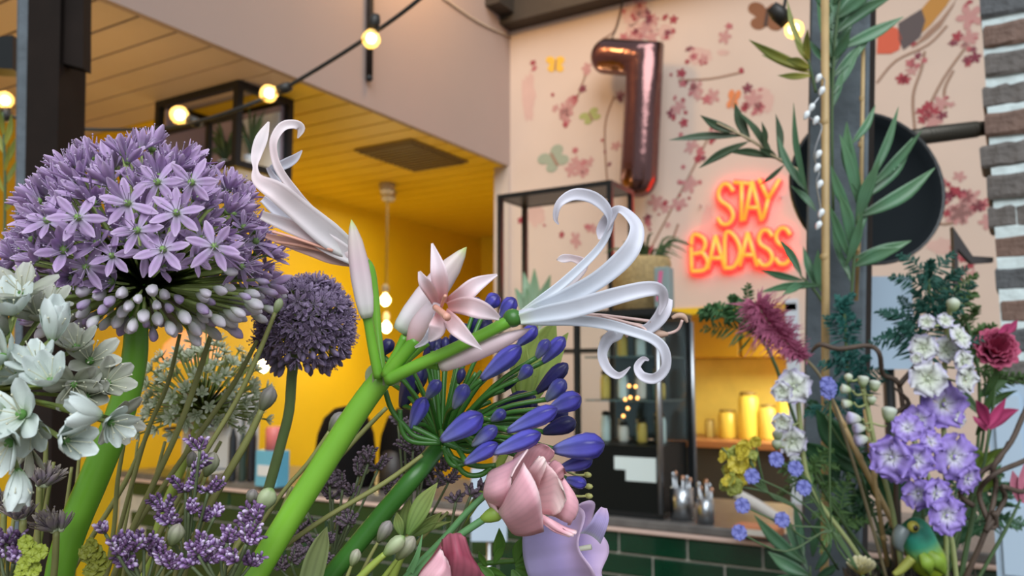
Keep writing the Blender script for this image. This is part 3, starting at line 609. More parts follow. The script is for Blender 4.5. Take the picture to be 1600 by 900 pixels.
# ================================================================== brick pillar
PB = W(1545, 300, 1.62); YP = PB.y; xpl = PB.x
brk = [mat('brick_grey', (.13, .115, .105), .75, noise=(30, .2), bump=(70, .5)), mat('brick_dark', (.085, .08, .078), .75, noise=(30, .2), bump=(70, .5)), mat('brick_brown', (.17, .105, .08), .75, noise=(30, .2), bump=(70, .5)), mat('brick_blue', (.09, .095, .10), .75, noise=(30, .2), bump=(70, .5))]
zt_ = onY(1560, -60, YP).z
g = G(); g.box((xpl + .006, YP + .006, 0), (xpl + .42, YP + .42, zt_ + .1)); pil = g.build('wall_pillar', mat('white_mortar', (.62, .72, .72), .8, noise=(40, .15), bump=(50, .4)), flat=True, kind='structure')
def brick_mesh(L, m, seed):
    r = random.Random(seed); q = G(); n = 6; rows = []
    for z, ins in ((0, .004), (.006, 0), (.041, 0), (.047, .004)):
        row = []
        for i in range(n + 1):
            x = L * i / n; j = r.uniform(-.0016, .0016)
            row.append((q.vert((x if 0 < i < n else x + (ins if i == 0 else -ins), ins + r.uniform(0, .003), z + j)), q.vert((x if 0 < i < n else x + (ins if i == 0 else -ins), .10 - ins, z + j))))
        rows.append(row)
    for a, b in zip(rows, rows[1:]):
        for i in range(n):
            q.face((a[i][0], a[i + 1][0], b[i + 1][0], b[i][0])); q.face((a[i + 1][1], a[i][1], b[i][1], b[i + 1][1]))
        q.face((a[0][1], a[0][0], b[0][0], b[0][1])); q.face((a[n][0], a[n][1], b[n][1], b[n][0]))
    for row, fl in ((rows[0], 1), (rows[-1], 0)):
        for i in range(n):
            ids = (row[i][0], row[i + 1][0], row[i + 1][1], row[i][1]); q.face(ids[::-1] if fl else ids)
    return q.mesh('brick', m, True)
BL = [(brick_mesh(.20, m, i), brick_mesh(.095, m, i + 50)) for i, m in enumerate(brk * 2)]
rnd = random.Random(4); crs = .0605; z = .01; ci = 0
zend = zt_ + .1
while z < zend - .05:
    jx = rnd.uniform(-.012, .010); x = xpl + jx; half = ci % 2; first = True
    while x < xpl + .40:
        short = (half and first); bm = BL[rnd.randrange(8)][1 if short else 0]; L = .095 if short else .20
        put('brick', bm, pil, Matrix.Translation((x, YP + rnd.uniform(-.006, .004), z + rnd.uniform(-.002, .002))) @ Matrix.Rotation(rnd.uniform(-.035, .035), 4, 'Y'))
        x += L + .012; first = False
    z += crs; ci += 1
# ------------------------------------------------------------------ timber posts
def post(name, label, px_front, depth, width, deep, lean_px, extra=None, facemat=wood_g, sidemat=wood_d, ang=0.0):
    """square post: px_front = pixel column of its visible front-left edge at the picture's mid height"""
    c = W(px_front, 450, depth); tp = W(px_front + lean_px / 2, 0, depth); bt = W(px_front - lean_px / 2, 900, depth)
    ax = (tp - bt) / (tp.z - bt.z); lo = bt - ax * bt.z; hi = bt + ax * (2.75 - bt.z)
    r = Matrix.Rotation(ang, 3, 'Z'); rx = r @ Vector((RIGHT.x, RIGHT.y, 0)).normalized(); ry_ = r @ Vector((VIEW.x, VIEW.y, 0)).normalized()
    t = thing(name, Vector((lo.x, lo.y, 0)), label, 'post'); g = G(); h = .004
    pf = [(h, 0), (width - h, 0), (width, h), (width, deep - h), (width - h, deep), (h, deep), (0, deep - h), (0, h)]
    a = [g.vert(lo + rx * u + ry_ * v) for u, v in pf]; b = [g.vert(hi + rx * u + ry_ * v) for u, v in pf]
    for j in range(8): g.face((a[j], a[(j + 1) % 8], b[(j + 1) % 8], b[j]), 1 if 2 <= j <= 3 else 0)
    g.face(a[::-1]); g.face(b); g.build('timber', [facemat, sidemat], t, flat=True); return t, lo, hi, rx, ry_
RP, rlo, rhi, rrx, rry = post('timber_post', 'dark weathered timber post wrapped with bamboo foliage and fairy wire', 1258, 1.30, .088, .09, 14, ang=-.5)
LP_, llo, lhi, lrx, lry = post('timber_post', 'dark brown timber post with a hanging side board near the plank ceiling', 22, 1.62, .024, .10, 8, ang=.32, facemat=wood_g, sidemat=wood_d)
g = G(); A = [W(45, -60, 1.6), W(96, -60, 1.585), W(85, 560, 1.585), W(38, 560, 1.6)]; A[2] = W(76, 900, 1.585); A[3] = W(28, 900, 1.6)
dz = (A[0] - A[3]); A[3] = A[3] - dz * (A[3].z / dz.z); dz2 = A[1] - A[2]; A[2] = A[2] - dz2 * (A[2].z / dz2.z); g.prism([A[0], A[1], A[2], A[3]], Vector((VIEW.x, VIEW.y, 0)) * .10); g.build('brown_face', wood_d, LP_, flat=True)
g = G(); g.prism([W(96, -60, 1.60), W(131, -60, 1.59), W(130, 107, 1.59), W(93, 97, 1.60)], Vector((VIEW.x, VIEW.y, 0)) * .03); g.build('side_board', wood_d, LP_, flat=True)
g = G(); g.prism([W(-30, 60, 1.75), W(20, 55, 1.75), W(20, 108, 1.75), W(-30, 105, 1.75)], Vector((VIEW.x, VIEW.y, 0)) * .05); g.build('bracket', darkm, LP_, flat=True)
# ------------------------------------------------------------------ round black wall lamp on pipe
lc = W(1350, 296, 1.52); ax = (Vector((-VIEW.x, -VIEW.y, 0)).normalized() + Vector((.10, 0, .10))).normalized(); R_ = m_at(120, 1.52)
lampt = thing('wall_lamp', W(1525, 210, 1.6), 'round black metal dish lamp on a ribbed pipe arm from the brick pillar', 'lamp')
g = G(); g.lathe(lc, [(.012, -.055), (.05, -.05), (R_ * .8, -.012), (R_, .006), (R_ * 1.02, .014), (R_ * .985, .014), (R_ * .93, .002), (R_ * .60, -.012), (.03, -.022), (.0, -.022)], 48, axis=ax); g.build('dish', mat('lamp_black', (.004, .007, .009), .8, spec=.15), lampt)
g = G(); g.lathe(lc, [(R_ * .985, .012), (R_ * 1.02, .020), (R_ * 1.035, .012), (R_ * 1.02, .004)], 48, axis=ax, closed=False); g.build('rim', darkm, lampt)
g = G(); p0 = W(1445, 212, 1.57); p1 = W(1542, 200, 1.68); n = 30
g.tube([lc - ax * .05, p0 + (p0 - p1) * .12], .012, 12, k=1); g.tube([p0 + (p0 - p1) * .2, p1, p1 + (p1 - p0).normalized() * .04], .015, 12, k=1); g.build('pipe_arm', mat('ribbed_pipe', (.045, .04, .03), .45, metal=.5), lampt)
for i in range(13):
    p = p0.lerp(p1, i / 12.0 * .80); q = (p1 - p0).normalized(); g = G(); g.lathe(p, [(.0152, -.0016), (.0168, 0), (.0152, .0016)], 14, axis=q, closed=False); g.build('rib', mat('ribbed_pipe', 0), lampt)
# ------------------------------------------------------------------ string lights
cablem = mat('black_cable', (.02, .018, .015), .5)
def string_bulb(px, py, d, ax, parent, r=.021):
    ax = (RIGHT * ax[0] + UP * ax[1]).normalized(); c = W(px, py, d)
    g = G(); s0 = c - ax * r * 1.1; g.tube([s0 + ax * .004, s0 - ax * .018, s0 - ax * .034], [.012, .014, .010], 12, k=1); hld = g.build('bulb_holder', cablem, parent)
    b = bulb_geo(c, r, ax).build('bulb', bulbm, parent); g = G(); g.ball(c, r * .56, 10); g.build('filament', filam, b)
SD = 2.1
cpts = [(-60, 165, .2), (0, 178, .2), (92, 198, .15), (170, 203, .15), (255, 200, .1), (310, 190, .05), (378, 168, 0), (437, 142, 0), (520, 93, -.05), (598, 42, -.1), (660, -5, -.15), (760, -90, -.2)]
sl_ = thing('string_light', W(660, -5, SD - .15), 'black festoon cable with glowing warm bulbs strung across under the plank ceiling', 'string lights')
g = G(); g.tube(pxs(cpts, SD), .0052, 8); g.build('cable', cablem, sl_)
for (x, y_, dd, a_) in ((580, 60, -.09, (-.2, -1)), (421, 146, 0, (-1, -.35)), (281, 180, .07, (-1, .45)), (107, 208, .15, (.7, -.6)), (8, 157, .2, (-.1, 1))): string_bulb(x, y_, SD + dd, a_, sl_, .0225 if x != 281 else .024)
s2 = thing('string_light', W(1240, 45, 1.35), 'single warm festoon bulb glowing among leaves beside the brown printed butterfly', 'string lights')
string_bulb(1240, 45, 1.36, (.5, -.5), s2, .016)
g = G(); g.tube(pxs([(1222, 30), (1228, -5), (1236, -60)], 1.36), .003, 6); g.build('cable', cablem, s2)
# ------------------------------------------------------------------ bamboo foliage on the post
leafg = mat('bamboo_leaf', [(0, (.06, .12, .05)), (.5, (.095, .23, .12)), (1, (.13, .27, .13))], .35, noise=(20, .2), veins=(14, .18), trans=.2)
leafy = mat('lamplit_leaf', [(0, (.42, .38, .05)), (1, (.22, .28, .06))], .45, noise=(20, .2), veins=(14, .18), trans=.3)  # glow of the nearby bulbs is mixed into this yellow leaf colour
leafo = mat('olive_leaf', [(0, (.08, .11, .05)), (1, (.055, .11, .055))], .45, noise=(20, .2), veins=(14, .18), trans=.2)
twig = mat('twig', (.16, .10, .06), .7, noise=(30, .3)); bamb = mat('bamboo_cane', (.42, .29, .13), .5, noise=(25, .15))
gstem = mat('leaf_stem', (.06, .11, .04), .5)
def leaf_geo(bp, tp, d, wpx, dd=None, curve=None, n=5):
    dd = random.uniform(-.03, .03) if dd is None else dd; a = W(bp[0], bp[1], d); b = W(tp[0], tp[1], d + dd); wd = m_at(wpx, d)
    side = (b - a).cross(VIEW).normalized(); cv = (random.uniform(-.07, .07) if curve is None else curve) * (b - a).length
    g = G(); P = [a, a.lerp(b, .28) + side * cv * .7, a.lerp(b, .6) + side * cv, b]; tw = random.uniform(-.5, .5)
    g.ribbon(P, [wd * .18, wd * .85, wd, wd * .04], cup=.35, n=n, twist=[0, tw * .5, tw, tw * 1.3]); return g
def sprig(name, label, cat, stem, leaves, d, wpx, lm, sm=gstem, srad=.0022, group=None):
    d = dk(label, d)
    P = pxs(stem, d)
    if stem[0][1] == 905: P[0] = root_pot(stem[0][0], d)
    t = thing(name, P[0], label, cat, group); g = G(); g.tube(P, [srad] * (len(P) - 1) + [srad * .6], 6); g.build('stem', sm, t)
    for lf in leaves: leaf_geo(lf[0:2], lf[2:4], d + (lf[5] if len(lf) > 5 else 0), (lf[4] if len(lf) > 4 else wpx) * .95).build('leaf', lm, t)
    return t
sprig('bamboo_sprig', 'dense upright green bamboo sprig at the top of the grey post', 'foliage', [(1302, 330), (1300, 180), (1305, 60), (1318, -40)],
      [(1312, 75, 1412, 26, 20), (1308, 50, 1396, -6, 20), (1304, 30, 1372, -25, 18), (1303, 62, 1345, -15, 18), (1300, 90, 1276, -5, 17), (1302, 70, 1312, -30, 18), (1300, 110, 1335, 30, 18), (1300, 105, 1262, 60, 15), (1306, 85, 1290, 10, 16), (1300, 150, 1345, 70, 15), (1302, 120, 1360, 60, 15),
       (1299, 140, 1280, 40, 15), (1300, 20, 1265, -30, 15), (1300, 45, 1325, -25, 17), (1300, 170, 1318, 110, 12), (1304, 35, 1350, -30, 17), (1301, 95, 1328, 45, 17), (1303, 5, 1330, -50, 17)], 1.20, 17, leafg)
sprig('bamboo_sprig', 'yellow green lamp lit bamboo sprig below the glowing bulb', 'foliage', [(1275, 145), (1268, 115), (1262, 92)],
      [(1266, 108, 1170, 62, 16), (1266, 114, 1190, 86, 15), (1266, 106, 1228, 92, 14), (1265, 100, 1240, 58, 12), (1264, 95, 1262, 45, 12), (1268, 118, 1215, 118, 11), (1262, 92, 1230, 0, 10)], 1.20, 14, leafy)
sprig('bamboo_sprig', 'olive bamboo sprig reaching out from the post over the wallpaper', 'foliage', [(1252, 268), (1215, 248), (1175, 220), (1120, 192)],
      [(1160, 212, 1045, 219, 13), (1152, 206, 1094, 180, 15), (1168, 222, 1092, 263, 14), (1172, 222, 1148, 160, 16), (1208, 246, 1152, 172, 15), (1218, 250, 1212, 178, 12), (1206, 246, 1138, 238, 13), (1215, 248, 1186, 232, 12), (1195, 236, 1190, 190, 10), (1225, 258, 1185, 290, 8)], 1.24, 13, leafo, mat('pale_twig', (.42, .33, .2), .6))
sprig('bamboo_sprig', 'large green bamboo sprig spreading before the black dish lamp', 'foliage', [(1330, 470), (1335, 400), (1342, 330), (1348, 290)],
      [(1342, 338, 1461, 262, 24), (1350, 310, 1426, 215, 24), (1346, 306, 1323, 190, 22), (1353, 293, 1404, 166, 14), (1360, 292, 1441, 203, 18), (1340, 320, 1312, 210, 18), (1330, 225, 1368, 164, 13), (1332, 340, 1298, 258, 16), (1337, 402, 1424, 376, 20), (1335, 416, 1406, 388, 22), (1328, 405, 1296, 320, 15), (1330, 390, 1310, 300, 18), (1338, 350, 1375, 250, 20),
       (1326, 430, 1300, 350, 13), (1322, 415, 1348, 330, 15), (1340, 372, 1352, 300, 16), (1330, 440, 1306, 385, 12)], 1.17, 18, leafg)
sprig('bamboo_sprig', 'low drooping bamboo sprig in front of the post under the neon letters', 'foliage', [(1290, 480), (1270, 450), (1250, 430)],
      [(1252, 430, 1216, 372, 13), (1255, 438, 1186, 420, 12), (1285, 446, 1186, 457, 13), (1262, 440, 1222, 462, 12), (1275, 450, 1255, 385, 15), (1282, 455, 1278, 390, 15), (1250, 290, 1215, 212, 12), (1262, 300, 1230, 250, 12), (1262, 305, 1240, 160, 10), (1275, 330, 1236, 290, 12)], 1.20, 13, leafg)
sprig('spiky_plant', 'spiky green strap leaves at the foot of the bamboo cane', 'plant', [(1268, 1040), (1268, 960), (1266, 885)],
      [(1258, 880, 1178, 804, 20), (1256, 868, 1240, 784, 17), (1266, 900, 1200, 862, 22), (1270, 870, 1282, 806, 15), (1274, 890, 1300, 845, 16), (1268, 905, 1215, 900, 18), (1262, 890, 1225, 800, 16), (1275, 905, 1310, 880, 15)], 1.08, 18, leafg)
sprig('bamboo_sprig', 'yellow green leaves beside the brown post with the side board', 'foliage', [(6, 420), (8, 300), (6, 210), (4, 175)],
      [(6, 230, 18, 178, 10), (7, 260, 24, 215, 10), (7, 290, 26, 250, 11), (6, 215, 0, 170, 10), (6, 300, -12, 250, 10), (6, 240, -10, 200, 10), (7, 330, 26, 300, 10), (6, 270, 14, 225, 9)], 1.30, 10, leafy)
# bamboo canes
def cane(label, pts, d, wpx):
    d = dk(label, d)
    P = pxs(pts, d); t = thing('bamboo_cane', P[-1], label, 'cane'); r = m_at(wpx / 2, d); g = G(); g.tube(P, r, 10, k=1); g.build('cane', bamb, t)
    for i in range(1, 5):
        p = P[0].lerp(P[-1], i / 5 + random.uniform(-.03, .03)); q = (P[-1] - P[0]).normalized(); h = G(); h.lathe(p, [(r, -.004), (r * 1.22, 0), (r, .004)], 12, axis=q, closed=False); h.build('node_ring', bamb, t)
TZ = 1.06                                                      # height of the table below the picture's lower edge
def down(px, py, d, zt=TZ): r = ray(px, py); return zt
cane('tall upright bamboo cane in front of the dark post', [(1289, -40), (1290, 450), (1289, 900), (1288, 1130)], 1.14, 12)
cane('thin light stick leaning behind the green parrot figure', [(1292, 612), (1345, 720), (1398, 822), (1425, 880)], 1.05, 9)
cane('slender pale stick crossing the thicker leaning stick', [(1352, 640), (1368, 760), (1387, 885)], 1.03, 7)
cane('short inner cane on the right side of the dark post', [(1349, 60), (1346, 280), (1338, 470)], 1.22, 6)
# fairy wire with clear bulbs
fw = thing('fairy_wire', W(1290, 380, 1.13), 'silver fairy wire with tiny clear bulbs wound around the bamboo cane', 'fairy lights')
FWP = [(1278, 118), (1288, 125), (1284, 145), (1270, 165), (1262, 180), (1275, 190), (1284, 200), (1272, 240), (1280, 268), (1276, 285), (1283, 330), (1279, 350)]
g = G(); g.tube(pxs(FWP, 1.125), .0011, 5); g.build('wire', steel, fw)
for (x, y_) in ((1279, 122), (1284, 142), (1268, 168), (1260, 180), (1275, 188), (1279, 241), (1277, 262), (1281, 288), (1283, 333), (1279, 352)):
    h = G(); p = W(x, y_, 1.12); h.spindle(p - UP * .006 - RIGHT * .003, p + UP * .006 + RIGHT * .003, .0042, n=8); h.build('clear_bulb', mat('clear_bead', (.75, .8, .82), .1), fw)
# ------------------------------------------------------------------ pale boards at the right
p, q = W(1357, 577, 1.75), W(1432, 430, 1.75); rgt = Vector((RIGHT.x, RIGHT.y, 0)).normalized()
bd = thing('pale_board', W(1395, 577, 1.75), 'glossy pale blue board standing behind the post and lilac flowers', 'board')
g = G(); hgt = q.z - p.z; wd_ = m_at(75, 1.75)
g.prism([p, p + rgt * wd_, p + rgt * wd_ + Vector((0, 0, hgt)), p + Vector((0, 0, hgt))], Vector((VIEW.x, VIEW.y, 0)) * .012); g.build('panel', mat('pale_blue_gloss', (.36, .47, .58), .12), bd, flat=True)
g = G(); m_ = p + rgt * wd_ * .5 + Vector((VIEW.x, VIEW.y, 0)) * .02; g.tube([m_ + Vector((0, 0, .02)), Vector((m_.x, m_.y, 0))], .012, 10, k=1); g.build('stand_leg', darkm, bd)
g = G(); g.lathe((m_.x, m_.y, 0), [(.12, 0), (.12, .01), (.02, .02)], 20); g.build('stand_foot', darkm, bd)
# white panelled door leaf at the right edge
dl = onY(1540, 600, YP - .06); drx = Vector((1, 0, 0)); dny = Vector((0, 1, 0))
def dq(u, v): return Vector((dl.x, dl.y, 0)) + drx * u + Vector((0, 0, v))
ddr = thing('panelled_door', dq(0, 0), 'pale blue white panelled door leaf below the brick pillar', 'door')
g = G(); ztp = dl.z; g.prism([dq(0, 0), dq(.5, 0), dq(.5, ztp), dq(0, ztp)], dny * .03); g.build('door_leaf', mat('pale_blue_paint', (.40, .52, .64), .35), ddr, flat=True)
for (u0, u1, v0, v1) in ((.012, .052, ztp - .20, ztp - .02), (.012, .052, ztp - .34, ztp - .215), (.066, .2, ztp - .20, ztp - .02), (.066, .2, ztp - .34, ztp - .215)):
    g = G(); g.prism([dq(u0, v0) - dny * .006, dq(u1, v0) - dny * .006, dq(u1, v1) - dny * .006, dq(u0, v1) - dny * .006], dny * .007); g.build('raised_panel', mat('pale_blue_panel', (.44, .56, .68), .3), ddr, flat=True)
g = G(); A = [onY(x, y_, YP + .03) for x, y_ in ((1489, 354), (1520, 400), (1552, 402), (1552, 410), (1519, 412), (1496, 388), (1501, 470), (1494, 472))]; g.prism(A, Vector((VIEW.x, VIEW.y, 0)) * .012)
g.build('angle_bracket', mat('bracket_grey', (.05, .045, .045), .5), label='thin dark angled metal bracket against the brick pillar', cat='bracket', flat=True)
# ------------------------------------------------------------------ support out of view: long high table, vase, pot
tb = thing('high_table', W(700, 1500, .9) * 1.0, 'long wooden high table carrying the vase and the flower pot', 'table')
def tq(r_, f_, z): return Vector((rgt.x * r_ + VIEW.x / math.hypot(VIEW.x, VIEW.y) * f_, rgt.y * r_ + VIEW.y / math.hypot(VIEW.x, VIEW.y) * f_, z))
g = G(); g.prism([tq(-.45, .25, TZ), tq(.85, .25, TZ), tq(.85, 1.25, TZ), tq(-.45, 1.25, TZ)][::-1], Vector((0, 0, -.04))); g.build('table_top', wood_d, tb, flat=True)
for r_ in (-.40, .80):
    for f_ in (.30, 1.20): g = G(); g.tube([tq(r_, f_, 0), tq(r_, f_, TZ - .04)], .025, 8, k=1); g.build('leg', wood_d, tb)
VASE = W(215, 1330, .47); VASE = Vector((VASE.x, VASE.y, TZ)); vh = .20
vs = thing('flower_vase', VASE, 'pale ceramic vase holding the big flower bouquet', 'vase'); g = G()
g.lathe(VASE, [(.075, 0), (.105, .04), (.120, .10), (.110, .17), (.116, vh), (.109, vh), (.103, .165), (.113, .10), (.095, .012), (0, .012)], 36); g.build('vase_body', white, vs)
POT = W(1425, 885, 1.04); pr_ = m_at(100, 1.04)
pt = thing('flower_pot', Vector((POT.x, POT.y, TZ)), 'dark brown mossy flower pot under the green parrot figure', 'pot'); g = G(); ph = POT.z - TZ - .012
g.lathe((POT.x, POT.y, TZ), [(pr_ * .75, 0), (pr_ * .8, .01), (pr_, ph), (pr_ * .94, ph), (pr_ * .9, ph - .02), (0, ph - .02)], 28); g.build('pot_body', mat('pot_brown', (.03, .022, .018), .7), pt)
g = G()
for i in range(260):
    a = random.random() * 6.28; r = pr_ * math.sqrt(random.random()) * .95; b_ = Vector((POT.x + math.cos(a) * r, POT.y + math.sin(a) * r, TZ + ph - .02)); g.tube([b_, b_ + Vector((random.uniform(-.012, .012), random.uniform(-.012, .012), random.uniform(.018, .034)))], [.003, .0012], 4, k=1)
g.build('moss', mat('dark_moss', (.035, .028, .018), .9), pt, kind='stuff')
PZ = TZ + ph - .015
PSLOT = [Vector((math.cos(k * 2.39996), math.sin(k * 2.39996), 0)) * (pr_ * .82 * math.sqrt((k + .5) / 40)) for k in range(40)]
def root_pot(px, d=1.04):
    """a free place in the moss, nearest to where a stem seen at column px and distance d comes down"""
    p = W(px, 885, d); want = Vector((p.x - POT.x, p.y - POT.y, 0)) * .75; q = min(PSLOT, key=lambda v: (v - want).length); PSLOT.remove(q)
    return Vector((POT.x, POT.y, PZ)) + q
# ------------------------------------------------------------------ right arrangement
lil = mat('lilac_petal', [(0, (.66, .74, .50)), (.20, (.74, .74, .80)), (.42, (.42, .31, .74)), (1, (.30, .19, .66))], .55, noise=(80, .12), veins=(9, .12), trans=.25)
lilp = mat('pale_lilac_petal', [(0, (.60, .70, .42)), (.5, (.72, .74, .72)), (1, (.56, .50, .80))], .55, noise=(80, .12), veins=(9, .1), trans=.25)
bud_p = mat('green_white_bud', [(0, (.20, .32, .08)), (.4, (.50, .58, .36)), (1, (.62, .66, .60))], .5, trans=.2)
def ruffle_flower(np=5, spread=1.25, wide=1.15, ruf=.25):
    """open ruffled flower, unit radius, axis +Z"""
    g = G()
    for i in range(np):
        a = 2 * math.pi * i / np; u = Vector((math.cos(a), math.sin(a), 0)); c = u
        P = [Vector((0, 0, -.25)), u * .25 + Vector((0, 0, -.02)), u * .65 + Vector((0, 0, .12)), u * .95 + Vector((0, 0, .05)), u * 1.02 + Vector((0, 0, -.02))]
        g.ribbon(P, [.12, .35, .85 * wide, .85 * wide, .35], Vector((0, 0, 1)), cup=.12, n=6, ruffle=ruf, thick=.02)
    g.ball((0, 0, .02), .11, 8); g.tube([Vector((0, 0, -.2)), Vector((0, 0, -.75))], [.13, .09], 8, k=1); return g
RF = [ruffle_flower(5), ruffle_flower(5, wide=1.3, ruf=.35), ruffle_flower(6, wide=1.0, ruf=.3)]
RFm = {('l', i): r.mesh('blossom', lil) for i, r in enumerate(RF)}; RFm.update({('p', i): r.mesh('blossom', lilp) for i, r in enumerate(RF)})
def bloom_stem(label, stem, blooms, d, group=None):
    d = dk(label, d)
    P = pxs(stem, d); P[-1] = root_pot(stem[-1][0], d); t = thing('lilac_flower_stem', P[-1], label, 'flower', group); g = G(); g.tube(P, .003, 7); g.build('stem', mat('pale_green_stem', (.30, .34, .14), .5), t)
    for (x, y_, r, kind, ax_) in blooms:
        dd = d - .02 + random.uniform(-.015, .015); c = W(x, y_, dd); axv = (-VIEW + RIGHT * ax_[0] + UP * ax_[1]).normalized(); s_ = m_at(r, d)
        k = min(range(len(P)), key=lambda i: (P[i] - c).length); tgt = min((P[i].lerp(P[i + 1], f_ / 6) for i in range(len(P) - 1) for f_ in range(7)), key=lambda q: (q - c).length + max(0, q.z - c.z) * 2)
        g = G(); g.tube([tgt, tgt.lerp(c, .6) + Vector((0, 0, -.004)), c - axv * s_ * .6], .0013, 5); g.build('pedicel', mat('pale_green_stem', 0), t)
        if kind in 'lp': put('blossom', RFm[(kind, random.randrange(3))], t, frame(c, axv, random.random() * 6, s_))
        elif kind == 'b':
            g = G(); g.spindle(c - UP * s_, c + UP * s_, s_ * .9, n=10, lobes=5, amp=.06); g.build('bud', bud_p, t)
        else:
            g = G(); e = c + (RIGHT * ax_[0] + UP * ax_[1]).normalized() * s_ * 1.6; g.spindle(c, e, s_ * .72, [(0, .3), (.15, .6), (.4, .85), (.7, 1), (.9, 1.02), (1, .55)], 12, lobes=5, amp=.10); g.build('trumpet', lilp if kind == 't' else lil, t)
bloom_stem('tall lilac and white phlox like stem before the pale board', [(1486, 470), (1478, 540), (1474, 640), (1478, 760), (1482, 900)],
           [(1490, 476, 11, 'b', (0, 1)), (1448, 503, 12, 'p', (-.6, .3)), (1477, 501, 12, 'p', (0, .5)), (1500, 526, 20, 'p', (.5, .6)), (1443, 543, 20, 'p', (-.4, .2)), (1478, 546, 20, 'p', (0, .2)), (1506, 566, 19, 'p', (.4, .1)), (1450, 592, 27, 'p', (-.3, .1)), (1510, 592, 21, 'p', (.4, 0)), (1475, 632, 35, 'l', (.1, .2)), (1436, 656, 23, 'l', (-.4, .1)), (1492, 714, 36, 'l', (.2, .1)), (1513, 748, 23, 'l', (.4, -.2)), (1432, 560, 9, 'p', (-.5, 0)), (1500, 655, 13, 'p', (.5, 0))], .99)
bloom_stem('lower purple flower stem with white hearts above the parrot figure', [(1425, 680), (1448, 740), (1472, 800), (1488, 850), (1502, 900)],
           [(1418, 668, 22, 'l', (-.5, .6)), (1392, 715, 30, 'l', (-.7, .1)), (1432, 720, 25, 'l', (-.1, .1)), (1435, 772, 24, 'l', (-.2, -.1)), (1464, 772, 23, 'l', (.2, .1)), (1480, 806, 29, 'l', (.1, 0)), (1455, 690, 18, 'l', (.1, .4)), (1400, 735, 22, 'l', (-.6, -.4))], .97)
bloom_stem('stem of pale green snapdragon buds beside the curling willow twig', [(1345, 590), (1356, 640), (1368, 700), (1395, 800), (1420, 900)],
           [(1348, 605, 11, 'v', (.1, 1)), (1366, 612, 11, 'v', (.1, 1)), (1330, 610, 10, 'v', (-1, .2)), (1332, 630, 10, 'v', (-1, -.1)), (1388, 660, 15, 'v', (.1, 1)), (1345, 655, 13, 't', (-1, .1)), (1352, 668, 12, 't', (-1, -.1)), (1356, 685, 13, 't', (-1, -.2)), (1362, 625, 8, 'b', (0, 1)), (1326, 590, 7, 'b', (0, 1))], 1.0)
for o in list(bpy.data.objects):
    if o.name.startswith('trumpet') and o.parent and 'snapdragon' in o.parent.get('label', ''):
        if o.data.materials[0] is lil: o.data.materials[0] = bud_p
bloom_stem('pale pink sweet pea like stem below the pink plume', [(1245, 600), (1250, 660), (1266, 760), (1326, 846), (1365, 900)],
           [(1240, 604, 25, 'p', (-.2, .2)), (1222, 612, 15, 'p', (-.5, 0)), (1222, 660, 15, 'p', (-.4, -.2)), (1238, 690, 22, 'p', (-.1, -.1)), (1215, 680, 9, 'b', (0, 1)), (1214, 694, 9, 'b', (0, 1)), (1255, 600, 14, 'p', (.3, .3))], 1.02)
# feathery things ---------------------------------------------------
def feather(name, label, cat, stem, d, spread, count, m, ln, rad=.0009, droop=.2, stemm=twig, seed=1, end=True, w2=None):
    d = dk(label, d); SP = pxs(stem, d); SP[-1] = root_pot(stem[-1][0], d)
    r = random.Random(seed); P = smooth_path(SP, 6); t = thing(name, P[-1], label, cat); g = G(); g.tube(SP, .0022, 6); g.build('stem', stemm, t); g = G()
    if w2:
        ax_ = (P[0] - P[-1]).normalized()
        for i in range(max(10, count // 28)):
            u = r.random() ** .9; k = min(int(u * spread * (len(P) - 1)), len(P) - 2); b_ = P[k].lerp(P[k + 1], r.random()); a = r.random() * 6.28
            dv = (RIGHT * math.cos(a) * 1.0 + VIEW * math.sin(a) * .7 + UP * r.uniform(-.5, .9) + ax_ * r.uniform(.1, .9)).normalized(); L = ln * r.uniform(.6, 1.7) * (.45 + .55 * u); e = b_ + dv * L - Vector((0, 0, L * droop * r.uniform(0, 1.6))); m1 = b_.lerp(e, .5) + Vector((0, 0, L * .10))
            g.tube([b_, m1, e], [.0009, .0007, .0004], 4, k=2)
            for q in range(26):
                f_ = .08 + .92 * q / 25; p = b_.lerp(m1, f_ * 2) if f_ < .5 else m1.lerp(e, f_ * 2 - 1); sd = dv.cross(VIEW).normalized() * (1 if q % 2 else -1); l = L * .34 * (1.1 - f_) * r.uniform(.6, 1.2) + .004
                t2 = p + (sd * r.uniform(.5, 1) + dv * r.uniform(.3, .9) + VIEW * r.uniform(-.5, .5)).normalized() * l - Vector((0, 0, l * .25)); g.ribbon([p, p.lerp(t2, .5), t2], [w2 * .3, w2 * .8, w2 * .08], cup=.1, n=2, k=1)
        count = 0
    for i in range(count):
        u = r.random(); k = min(int(u * spread * (len(P) - 1)), len(P) - 2); b_ = P[k].lerp(P[k + 1], r.random()); ax_ = (P[0] - P[-1]).normalized()
        a = r.random() * 6.28; s = (RIGHT * math.cos(a) + UP * math.sin(a) * .8 + VIEW * math.sin(a * 1.7) * .8); s = (s - ax_ * s.dot(ax_)).normalized(); q = u
        L = ln * (.35 + .65 * math.sin(math.pi * min(1, .12 + q * .95))) * r.uniform(.6, 1.1); e = b_ + s * L * r.uniform(.35, .9) + ax_ * L * r.uniform(.0, .8) - Vector((0, 0, L * droop * r.uniform(.2, 2.2)))
        if w2: g.ribbon([b_, b_.lerp(e, .5) + Vector((0, 0, L * .06)), e], [w2 * .5, w2, w2 * .1], cup=.1, n=2, k=2)
        else: g.tube([b_, b_.lerp(e, .5) + ax_ * L * .1, e], [rad, rad * .9, rad * .3], 3, k=1, cap=False)
    g.build('plume', m, t, kind='stuff'); return t
